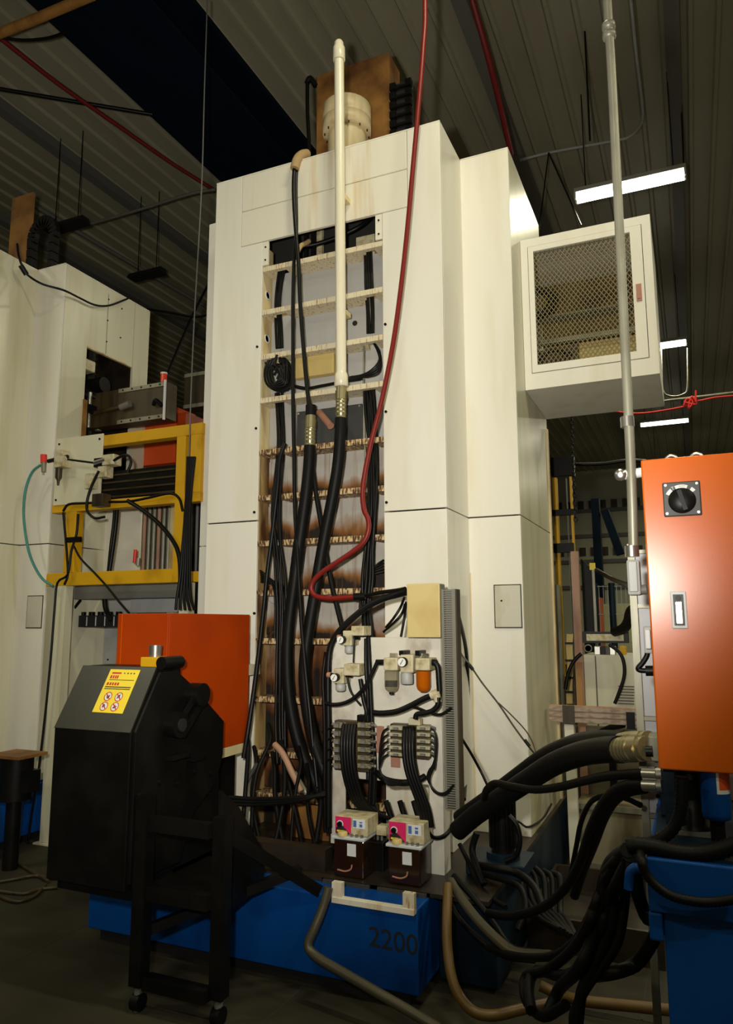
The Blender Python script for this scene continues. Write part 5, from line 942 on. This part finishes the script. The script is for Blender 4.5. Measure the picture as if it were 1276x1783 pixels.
LH=[[(1092,1480,2.05),(1066,1498),(1052,1530),(1043,1580),(1030,1640),(1005,1690),(975,1720,2.5),(955,1760,2.5)],[(1096,1490,2.05),(1078,1510),(1068,1550),(1066,1600),(1050,1650),(1030,1690),(1012,1730),(1005,1790)],[(1100,1500,2.05),(1090,1540),(1085,1590),(1075,1640),(1050,1680),(1020,1720),(1000,1765),(1000,1800)],[(1104,1510,2.08),(1112,1560),(1128,1600),(1150,1600,2.2),(1135,1640,2.25),(1105,1680,2.3),(1060,1695),(1020,1700,2.5)],[(1088,1484,2.1),(1056,1520),(1040,1570),(1020,1620),(990,1660,2.5),(950,1690,2.6),(915,1700,2.7),(915,1740,2.6),(945,1770,2.5),(985,1750,2.4)],[(1086,1486,2.15),(1050,1540),(1030,1590),(1000,1640,2.5),(960,1665,2.7),(900,1665,2.9),(850,1650,3.05)],[(1095,1500,2.1),(1060,1570),(1045,1620),(1020,1670,2.4),(985,1700,2.5),(935,1690,2.7),(920,1720,2.6),(925,1760,2.5)]]
for k, p_ in enumerate(LH):
    line('hydraulic_line',['outermost','second','third','widest-swinging','looped','longest','innermost'][k]+' black hose falling from the tank corner to the floor coil','hose',p_,2.25,0.018-0.002*(k%3),'black_rubber','hoses falling from the tank corner',10)
# hoses and motor beside the base
mo = thing('electric_motor','black finned vertical motor on dark blue pump below the thickest hose','motor',(P(868,1600,y=3.62).x,3.7,0)); mx_ = P(868,1450,y=3.62).x; mz0, mz1 = P(868,1490,y=3.62).z, P(868,1392,y=3.62).z
MB().cyl((mx_,3.7,mz0),(mx_,3.7,mz1),0.055,24).build('motor_body','black_metal',mo); MB().lathe((mx_,3.7,mz1),(0,0,1),[(0.058,0),(0.058,0.025),(0.03,0.04)],24).build('fan_cover','black_metal',mo)
for k in range(18):
    t = 2*math.pi*k/18; u_ = Vector((math.cos(t),math.sin(t),0)); MB().bar(Vector((mx_,3.7,mz0+0.02))+u_*0.06,Vector((mx_,3.7,mz1-0.02))+u_*0.06,0.006,0.012,u_).build('motor_fin','black_metal',mo)
MB().cyl((mx_,3.7,mz0-0.03),(mx_,3.7,mz0),0.08,20).build('motor_flange','teal_paint',mo); box('pump_tank','teal_paint',mo,mx_-0.16,mx_+0.12,3.6,3.85,0.42,mz0-0.03,0.006) if mz0 > 0.5 else box('pump_tank','teal_paint',mo,mx_-0.16,mx_+0.12,3.6,3.85,0.0,mz0-0.03,0.006)
for k,(lab,pth,y,r,m) in enumerate((
 ('thin black cable hanging down the step corner beside the slotted duct','',0,0,''),)): pass
line('cable','black cable bowing down the step corner beside the slotted duct','cable',[(790,1052,3.55),(800,1080,3.8),(811,1130,4.1),(814,1180,4.25),(815,1240,4.28),(812,1300,4.28),(810,1360,4.2),(808,1392,4.0)],4.1,0.011,'black_cable')
dw = thing('diagonal_wire','thin dark wire stretched diagonally across the step panel','wire',P(830,1160,y=4.25)); MB().tube(pxs([(794,1124,3.6),(806,1143,3.9),(818,1158,4.25),(840,1190),(868,1226),(893,1263),(915,1293),(935,1318,4.3)],4.28),0.005,6).build('wire_body','brown_guard',dw); MB().cyl(P(812,1151,y=4.24),P(823,1166,y=4.24),0.010,8).build('wire_joint','black_metal',dw); MB().cyl(P(913,1288,y=4.25),P(922,1300,y=4.25),0.010,8).build('wire_joint','black_metal',dw)
line('diagonal_wire','second thin wire splitting off across the step panel','wire',[(868,1224,4.28),(890,1245,4.28),(915,1272,4.27),(928,1295,4.25),(935,1320,4.2)],4.27,0.004,'brown_guard')
line('cable','short black cable slanting from duct to the hose saddle','cable',[(799,1278,3.55),(820,1312,3.7),(838,1345,3.75),(848,1366,3.7)],3.6,0.007,'black_cable')
line('cable','thin black cable curling on the step panel foot','cable',[(890,1425,4.2),(905,1432,4.2),(920,1440,4.22),(945,1425,4.6),(960,1400,4.9)],4.2,0.006,'black_cable')
line('cable','black cable looping right of the finned motor','cable',[(886,1420,3.6),(900,1438),(905,1465),(898,1490),(880,1500)],3.6,0.013,'black_cable')
YHp=[(780,1540,3.2),(778,1600,3.1),(779,1650,3.05),(786,1700,3.0),(800,1735,2.98),(825,1762,2.97),(860,1768,2.98),(905,1758,3.05),(960,1746,3.15)]
line('yellow_hose','dirty yellow hose curving down beside the blue base and along the floor','hose',YHp,3.0,0.020,'yellow_hose',n=12)
line('yellow_pipe','dirty yellow pipe lying along the floor to the blue tank','pipe',[(940,1716,3.45),(970,1730,3.45),(1010,1742,3.42),(1060,1748,3.42),(1110,1753,3.42),(1175,1760,3.42)],3.42,0.022,'yellow_hose',n=12)
line('steel_pipe','bent grey pipe slanting down across the blue base front','pipe',[(572,1545,3.10),(562,1580,3.08),(548,1615,3.05),(536,1645,3.03),(550,1665,3.02),(600,1695,2.99),(660,1730,2.96),(720,1765,2.93),(765,1792,2.9)],3.0,0.020,'dull_pipe',n=12)
GP=[[(785,1535,3.3),(800,1560,3.2),(830,1600,3.1),(870,1640,3.0),(900,1660,2.95),(960,1665,2.9)],[(790,1525,3.35),(830,1570,3.25),(860,1610,3.2),(890,1650,3.1),(940,1660,3.0)],[(775,1555,3.25),(800,1600,3.2),(840,1640,3.1),(880,1665,3.05),(930,1672,3.0)],[(820,1505,3.6),(860,1510,3.5),(900,1520,3.5),(930,1545,3.4),(945,1580,3.3)],[(830,1520,3.6),(870,1530,3.5),(905,1545,3.4),(915,1580,3.3),(900,1620,3.2)],[(800,1470,3.6),(815,1500,3.55),(830,1535,3.5),(850,1560,3.4),(880,1580,3.3)],[(830,1450,3.55),(822,1480,3.55),(830,1510,3.5),(842,1540,3.45)]]
for k, p_ in enumerate(GP):
    line('hydraulic_line',['first','second','third','fourth','fifth','sixth','seventh'][k]+' dark hose in the floor tangle right of the blue base, counted from the base','hose',p_,3.2,[0.02,0.014,0.012,0.017,0.013,0.011,0.016][k],'black_rubber' if k else 'dull_pipe','floor tangle right of the base',9)

# ------------------------------------------------------------------ things behind, right of the column
ex = thing('extrusion_stand','grimy aluminium extrusion beam on a post behind the thick hoses','frame',(P(990,1550,y=4.87).x,4.87,0))
a, b = P(946,1228,y=4.87), P(1112,1262,y=4.87); ez1, ez0 = P(1030,1231,y=4.87).z, P(1030,1260,y=4.87).z; exl = X2+0.03
box('beam_body','rust_post',ex,exl,b.x+0.3,4.87,4.93,ez0,ez1)
for k in range(3): box('beam_rib','oxide_strip',ex,exl,b.x+0.3,4.862,4.8695,ez0+0.004+k*(ez1-ez0)/3,ez0+0.028+k*(ez1-ez0)/3)
c0, c1 = P(983,1300,y=4.86).x, P(1000,1300,y=4.86).x; box('post','white_streaked',ex,c0,c1,4.87,4.93,0,ez0-0.001,0.003); box('splice_plate','brown_guard',ex,c0-0.004,c1+0.01,4.855,4.8615,ez0-0.01,ez1+0.005)
box('end_cap','black_metal',ex,P(1090,1245,y=4.86).x,P(1105,1245,y=4.86).x,4.855,4.8615,ez0-0.02,ez1-0.02)
def bbox_(name,label,cat,m,p0,p1,y0,y1,zmin=None,group=None): return gbox(name,label,cat,m,p0,p1,y0,y1,0.003,group,zmin)
wc = bbox_('machine_cabinet','off-white machine cabinet with louvres behind the extrusion beam','cabinet','white_sheet',(1014,1140),(1125,1235),5.7,6.2,zmin=0.0)
for k in range(7):
    c = P(1076,1194+k*5,y=5.695); d_ = P(1104,1194+k*5,y=5.695); MB().box(c.x,d_.x,5.69,5.699,c.z-0.006,c.z).build('louvre','brown_guard',wc)
c = P(1038,1185,y=5.69); box('panel_gap','brown_guard',wc,c.x-0.004,c.x+0.004,5.695,5.6995,0.6,P(1038,1142,y=5.69).z)
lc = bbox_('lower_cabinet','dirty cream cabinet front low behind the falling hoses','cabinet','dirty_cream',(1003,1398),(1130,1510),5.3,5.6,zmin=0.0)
for q in (1398, 1500):
    c = P(1003,q,y=5.29); d_ = P(1130,q,y=5.29); box('cabinet_rail','galvanised',lc,c.x,d_.x,5.285,5.2995,c.z-0.035,c.z)
bbox_('shade_panel','dark olive panel standing for the shaded gap under the extrusion beam','machine','olive_shadow',(1000,1264),(1130,1400),5.62,5.69,zmin=0.0)  # dark sheet, its colour stands for shade in the gap
c = P(1050,1345,y=5.5); tag(box('dark_actuator','black_metal',None,P(1060,1300,y=5.5).x,P(1072,1300,y=5.5).x,5.45,5.52,0.0,P(1060,1268,y=5.5).z),'black upright actuator before the dark olive shade panel','actuator')
dt = thing('dark_fill_tray','near-black tray added to fill the dark floor area beside the column base','tray',(-0.55,4.3,0))  # near-black tray added to cover the lit floor here
for x0_,x1_,y0_,y1_,z0_,z1_ in ((-0.86,-0.22,3.95,4.80,0.0,0.03),(-0.86,-0.22,3.95,3.97,0.03,0.16),(-0.86,-0.22,4.78,4.80,0.03,0.16),(-0.86,-0.84,3.97,4.78,0.03,0.16),(-0.24,-0.22,3.97,4.78,0.03,0.16)): box('tray_wall','black_brown',dt,x0_,x1_,y0_,y1_,z0_,z1_)
for k in range(6):
    line('hydraulic_line',['first','second','third','fourth','fifth','sixth'][k]+' black hose lying over the dark fill tray, counted from the motor','hose',[(890+k*14,1500+4*k,4.0),(905+k*14,1530,3.95),(915+k*12,1565+5*k,3.8),(940+k*9,1600,3.6),(975+k*6,1620+4*k,3.4)],3.8,0.014+0.002*(k%2),'black_rubber','hoses over the drip tray')
lt = thing('light_curtain','beige sensor bar with black ends above the off-white cabinet','sensor',P(1055,1120,y=5.5)); a, b = P(1021,1104,y=5.5), P(1086,1116,y=5.5); box('bar_face','beige',lt,a.x,b.x,5.49,5.5,b.z,a.z); a2, b2 = P(1013,1100,y=5.5), P(1094,1120,y=5.5); box('bar_body','black_metal',lt,a2.x,b2.x,5.501,5.58,b2.z,a2.z)
cl = thing('pneumatic_parts','row of grimy fittings and valves on top of the off-white cabinet','fittings',P(1055,1138,y=5.75)); zc = P(1055,1140,y=5.75).z+0.0
MB().lathe(P(1024,1129,y=5.75),(0,-1,0),[(0.028,0),(0.03,0.01),(0.022,0.012),(0.022,0)],16).build('ring_fitting','galvanised',cl)
for k,q in enumerate(((1040,'steel'),(1050,'black_metal'),(1058,'brown_guard'),(1066,'steel'),(1084,'yellow_paint'))): c = P(q[0],1130,y=5.8); MB().box(c.x-0.022,c.x+0.022,5.78,5.86,P(0,0,y=1).z*0+wc.location.z*0+P(1055,1141,y=5.7).z,c.z+0.02).build('fitting',q[1],cl,0.004)
wp = thing('rust_post','tall brownish square post behind the column side','post',(P(1004,1230,y=5.6).x,5.6,0)); a, b = P(998,960,y=5.6), P(1011,1230,y=5.6); box('post_body','rust_post',wp,P(999,1100,y=5.6).x,P(1012,1100,y=5.6).x,5.6,5.66,0,a.z); box('orange_cover','rust_ochre',wp,P(1003,1190,y=5.59).x,P(1014,1190,y=5.59).x,5.585,5.599,P(1008,1232,y=5.59).z,P(1008,1153,y=5.59).z)
gp = thing('round_column','grey round column behind the column side','post',(P(974,1230,y=5.8).x,5.8,0)); MB().cyl((P(974,1200,y=5.8).x,5.8,0.0),(P(974,1200,y=5.8).x,5.8,P(974,1018,y=5.8).z),0.036,18).build('column_body','galvanised',gp); MB().cyl((P(974,1200,y=5.8).x,5.8,0.0),(P(974,1200,y=5.8).x,5.8,0.03),0.06,18).build('column_foot','grey_dark',gp)
yw = thing('yellow_cable_run','bundle of yellow cables tied upright beside the rust post','cables',P(991,1225,y=5.9))
for k in range(4): MB().tube(pxs([(988+2.5*k,1104,5.9),(987+2.5*k,1130,5.9),(989+2.4*k,1160,5.9),(987+2.6*k,1190,5.9),(988+2.4*k,1225,5.9)],5.9),0.010,7).build('cable_strand','ochre_plate',yw)
for q in (1120,1150,1180,1205): c = P(991,q,y=5.89); MB().box(c.x-0.03,c.x+0.03,5.875,5.90,c.z-0.008,c.z+0.008).build('cable_tie','black_metal',yw)
bd = thing('black_board','black board with yellow corner standing behind the rust post','board',(P(1024,1110,y=6.6).x,6.6,0)); a, b = P(1011,972,y=6.6), P(1036,1112,y=6.6); MB().prism([(a.x,0.0),(b.x,0.0),(b.x,P(1036,990,y=6.6).z),(a.x,a.z)],'y',6.6,6.63).build('board_face','black_matte',bd); box('board_edge','galvanised',bd,b.x+0.001,b.x+0.02,6.59,6.63,0,P(1036,990,y=6.6).z); box('board_corner','sticker_yellow',bd,P(1026,982,y=6.585).x,P(1036,982,y=6.585).x,6.585,6.599,P(1036,988,y=6.585).z-0.02,P(1036,982,y=6.585).z+0.01)
fm = thing('yellow_rack','dark steel rack with yellow uprights behind the column side','rack',(P(980,1000,y=6.2).x,6.2,0)); 
for p0,p1,m,nm in (((958,797),(1000,826),'black_metal','rack_head'),((961,832),(976,1012),'yellow_paint','upright'),((985,832),(990,960),'grey_dark','upright'),((991,830),(1000,960),'yellow_paint','upright'),((958,948),(1000,962),'black_metal','cross_rail'),((958,890),(1000,897),'black_metal','cross_rail')):
    a, b = P(p0[0],p0[1],y=6.2), P(p1[0],p1[1],y=6.2); box(nm,m,fm,a.x,b.x,6.2 if nm!='cross_rail' else 6.14,6.26 if nm!='cross_rail' else 6.199,b.z if nm!='upright' else 0.0,a.z)
chn = thing('lifting_chain','dark lifting chain hanging behind the cage','chain',P(998,905,y=6.0))
for k in range(26):
    t = k/25; c = P(995+7*t,728+176*t,y=6.0); w_ = 0.014
    pts = [c+Vector(((w_*math.cos(u) if k%2 else 0),(0 if k%2 else w_*math.cos(u)),0.024*math.sin(u))) for u in [i*math.pi/4 for i in range(9)]]
    MB().tube(pts,0.0045,5,1).build('chain_link','black_metal',chn)
wcb = wline('cable','dark cable swagged level across the hall behind the conduit','cable',[P(960,808,y=8),P(1040,808,y=8),P(1090,802,y=8),P(1125,803,y=8)],0.02,'black_cable')
line('cable','black cable sagging from the board corner to the pull box','cable',[(1038,992,6.5),(1060,1005,5.5),(1090,1018,4.0),(1100,1020,3.0)],5,0.016,'black_cable')
line('cable','thick black hose rising behind the cable ladder from the sensor bar','hose',[(1070,1100,5.5),(1086,1094,5.4),(1094,1080,5.3),(1098,1065,5.2),(1110,1058,5.1)],5.4,0.035,'black_rubber')
line('cable','black cable curving down over the off-white cabinet front','cable',[(1060,1122,5.6),(1078,1136,5.6),(1086,1155,5.6),(1086,1180,5.6),(1076,1210,5.6),(1070,1225,5.6)],5.6,0.012,'black_cable')
line('cable','black cable arching left from the rust post to the round column','cable',[(1012,1138,5.55),(1000,1150,5.55),(990,1170,5.55),(984,1200,5.55)],5.55,0.013,'black_cable')
line('cable','black hose loops under the extrusion beam','hose',[(1085,1262,4.9),(1060,1268,5.0),(1040,1280,5.0),(1035,1300,5.0)],5.0,0.02,'black_rubber')
dp = thing('dark_post','dark slim post between column side and extrusion post','post',(P(965,1500,y=5.2).x,5.2,0)); box('post_body','grey_dark',dp,P(960,1350,y=5.5).x,P(975,1350,y=5.5).x,5.5,5.56,0,1.0)
# mesh fence and blue column farther back
fe = thing('mesh_fence','green-grey wire mesh safety fence far behind the cabinet','fence',(P(1075,1110,y=11).x,11,0)); fx0, fx1, fz1 = P(1036,1050,y=11).x, P(1135,1050,y=11).x, P(1070,1015,y=11).z
for xx in (fx0, P(1066,1050,y=11).x, fx1): MB().cyl((xx,11,0),(xx,11,fz1),0.045,10).build('fence_post','teal_paint',fe)
for xx in [fx0+0.06+i*0.06 for i in range(int((fx1-fx0-0.1)/0.06))]: MB().box(xx-0.004,xx+0.004,10.99,10.998,0.1,fz1-0.03).build('fence_wire','panel_grey',fe)
for k in range(6): MB().box(fx0,fx1,10.985,10.99,0.15+k*(fz1-0.2)/5,0.16+k*(fz1-0.2)/5).build('fence_wire','panel_grey',fe)
bbox_('distant_machine','pale green machine casing beyond the mesh fence','machine','green_panel',(1040,1052),(1130,1125),13,14,zmin=0)
bbox_('distant_machine','small orange cabinet edge beyond the black board','cabinet','orange_guard',(1040,1040),(1047,1110),12,12.5,zmin=0)
bc = thing('roof_column','dark blue roof column far behind the orange cabinet','column',(P(1037,1100,y=20).x,20,0)); cx_ = P(1037,900,y=20).x; box('column_shaft','navy_paint',bc,cx_-0.1,cx_+0.1,20,20.3,0,P(1037,868,y=20).z); MB().bar((P(1052,888,y=20).x,20.1,P(1052,888,y=20).z),(P(1080,965,y=20).x,20.1,P(1080,965,y=20).z),0.3,0.2).build('column_brace','navy_paint',bc)

# ------------------------------------------------------------------ overhead lines
def over(name,label,cat,pts,r,m,sub=3,group=None): return wline(name,label,cat,pts,r,m,group,6,sub)
over('roof_conduit','thin grey conduit run under the roof bending toward the lamp row','conduit',[P(905,279,z=7.3),P(960,265,z=7.3),P(1070,245,z=7.3),P(1095,238,z=7.3),P(1112,222,z=7.3),P(1119,195,z=7.3),P(1108,100,z=7.3),P(1098,0,z=7.3),P(1092,-60,z=7.3)],0.018,'grey_paint')
for k,(p0,p1) in enumerate((((955,266),(938,402)),((955,266),(1012,392)))): over('hanger_wire',['left','right'][k]+' dark wire of the pair spreading down from the roof conduit','wire',[P(*p0,z=7.28),P(*p1,y=8.0)],0.009,'black_cable',1)
over('red_line','dark red hose slanting down under the roof behind the column','hose',[P(815,-30,z=7.2),P(822,0,z=7.1),P(850,100,z=6.8),P(872,190,z=6.6),P(890,268,z=6.4)],0.03,'red_dark')
over('red_pipe','dark red pipe running under the roof at upper left','pipe',[P(0,66,z=6.8),P(100,145,z=6.8),P(200,215,z=6.8),P(300,285,z=6.8),P(380,335,z=6.8)],0.022,'red_dark')
over('roof_cable','straight dark cable crossing below the blue beam at upper left','cable',[P(-5,154,z=6.9),P(120,175,z=6.9),P(265,199,z=6.9)],0.022,'black_cable')
over('roof_pipe','rusty pipe at the uppermost left picture corner','pipe',[P(-10,62,z=6.6),P(70,30,z=6.6),P(160,-8,z=6.6)],0.045,'rust_ochre')
over('roof_cable','slack dark cable below the rusty pipe at upper left','cable',[P(0,65,z=6.6),P(40,70,z=6.6),P(85,66,z=6.6),P(120,54,z=6.6)],0.014,'black_cable')
over('roof_conduit','faint conduit slanting under the roof above the unlit lamps','conduit',[P(150,392,z=6.6),P(240,366,z=6.6),P(330,338,z=6.6),P(375,330,z=6.6)],0.018,'grey_dark')
over('roof_conduit','thin dark rail under the roof behind the second machine','conduit',[P(30,340,z=6.8),P(180,430,z=6.8),P(360,535,z=6.8)],0.03,'grey_dark')
over('hanging_cable','dark cable slanting up from signal lamp to the roof','cable',[P(292,650,y=5.5),P(330,560,y=6.0),P(365,490,y=6.6)],0.014,'black_cable',3)
over('roof_cable','dark cable stretched level between second machine and main column','cable',[P(255,538,y=6),P(300,545,y=6),P(340,552,y=6),P(370,546,y=6)],0.013,'black_cable')
rw = thing('red_wire','bright red wire strung level behind the cage with a knotted coil','wire',P(1200,690,y=9)); MB().tube(pxs([(960,724),(1010,718),(1060,716),(1110,720),(1160,714),(1195,706),(1200,694),(1215,698),(1245,692),(1290,688)],9),0.012,6).build('wire_run','red_bright',rw); MB().tube(pxs([(1190,706),(1196,694),(1206,700),(1198,712),(1204,690),(1212,704),(1190,700)],8.98),0.012,6).build('wire_knot','red_bright',rw); MB().cyl(P(1211,700,y=8.97),P(1211,680,y=8.97),0.012,6).build('wire_tail','red_bright',rw)
over('cable_rail','thin pale rail strung level behind the cage','rail',pxs([(1100,709),(1150,699),(1190,694),(1290,682)],9.2),0.016,'galvanised',2)
lo = thing('lamp_stirrup','thin pale wire stirrup under the second lamp','wire',P(1175,690,y=13)); MB().tube(pxs([(1151,606),(1152,650),(1155,682),(1170,690),(1190,686),(1197,672),(1197,606)],13.2),0.014,6).build('wire_loop','galvanised',lo)
for k,(p0,p1) in enumerate((((1018,55),(1027,245)),((1186,182),(1190,285)))): over('hanger_rod',['longer','shorter'][k]+' thin dark rod hanging from the roof near the largest lamp','rod',[P(*p0,z=7.55),P(*p1,y=P(*p0,z=7.55).y)],0.010,'black_cable',1)
# floor left: cables and motor of the second machine
lmz = thing('electric_motor','dark motor with rust-red top at the left picture edge','motor',P(5,1440,y=3.7)); a, b = P(-40,1316,y=3.7), P(26,1400,y=3.7); MB().cyl((b.x-0.12,3.8,b.z),(b.x-0.12,3.8,a.z),0.11,20).build('motor_body','black_metal',lmz); box('motor_top','rust_plate',lmz,b.x-0.26,b.x+0.03,3.68,3.92,a.z+0.001,a.z+0.02); box('terminal_box','black_metal',lmz,b.x-0.02,b.x+0.05,3.75,3.85,b.z+0.06,a.z-0.08); MB().cyl((b.x-0.12,3.8,0),(b.x-0.12,3.8,b.z-0.001),0.05,12).build('motor_stand','black_metal',lmz)
for k, p_ in enumerate(([(0,1535),(30,1530),(60,1525),(95,1530)],[(0,1552),(40,1556),(70,1548),(100,1545)],[(10,1430),(25,1480),(50,1515),(85,1535)],[(0,1562),(30,1570),(60,1560),(80,1540)])):
    wline('floor_cable',['straightest','lowest','steepest','most curved'][k]+' grey cable lying on the floor by the second machine','cable',[P(q[0],max(q[1],1500),z=0.013)+Vector((0,0,0.0)) for q in p_],0.010,'brown_guard','floor cables at left')

for k in range(6):
    x = 600+k*24
    line('air_hose',['first','second','third','fourth','fifth','sixth'][k]+' black hose in the clutter behind the two pumps, counted from the left','hose',[(x,1395,3.62),(x+6,1415,3.6),(x+14,1440,3.58),(x+10,1475,3.56),(x+18,1505,3.52)],3.6,0.015,'black_rubber','hoses behind the pumps')
vs2 = thing('dark_fill_block','black filler block added to darken the gap between the two pumps','valve',Q(655,1530,3.5))  # black block added to fill the dark gap between pumps
a, b = Q(640,1462,3.5), Q(670,1528,3.5); box('block_body','black_metal',vs2,a.x,b.x,3.48,3.56,b.z,a.z,0.004)
for k in range(3): c = Q(648+k*7,1462,3.5); MB().cyl((c.x,3.52,a.z),(c.x,3.52,a.z+0.02),0.007,8).build('outlet','grey_dark',vs2)
ob = thing('oil_beam','black oil-soaked beam along the base top left of the pumps','beam',P(480,1520,y=3.4)); a, b = P(425,1505,y=3.4), P(572,1525,y=3.4); box('beam_body','black_brown',ob,a.x,b.x,3.36,3.44,BZ,BZ+0.10)

line('cable','black cable slanting through the dark cavity above the first rib','cable',[(520,430,4.0),(550,425,4.05),(590,412,4.08),(625,395,4.1),(645,380,4.15)],4.05,0.014,'black_cable')
tag(MB().tube(pxs([(517,440,3.90),(524,428,3.93),(532,424,3.97),(538,420,4.0)],3.95),0.016,8).build('hose_sleeve','sleeve_tan'),'short tan wrap on the hoses at the first rib','sleeve')
for k in range(5):
    line('cable',['first','second','third','fourth','fifth'][k]+' loose black cable strand straggling across the coil in the fourth bay','cable',[(462+5*k,632+7*k,3.90),(474+6*k,640-3*k,3.88),(488+2*k,655+4*k,3.88),(478-3*k,672,3.89),(490+4*k,682-2*k,3.9),(506,672-6*k,3.91)],3.9,0.007,'black_cable','loose strands of the coil')
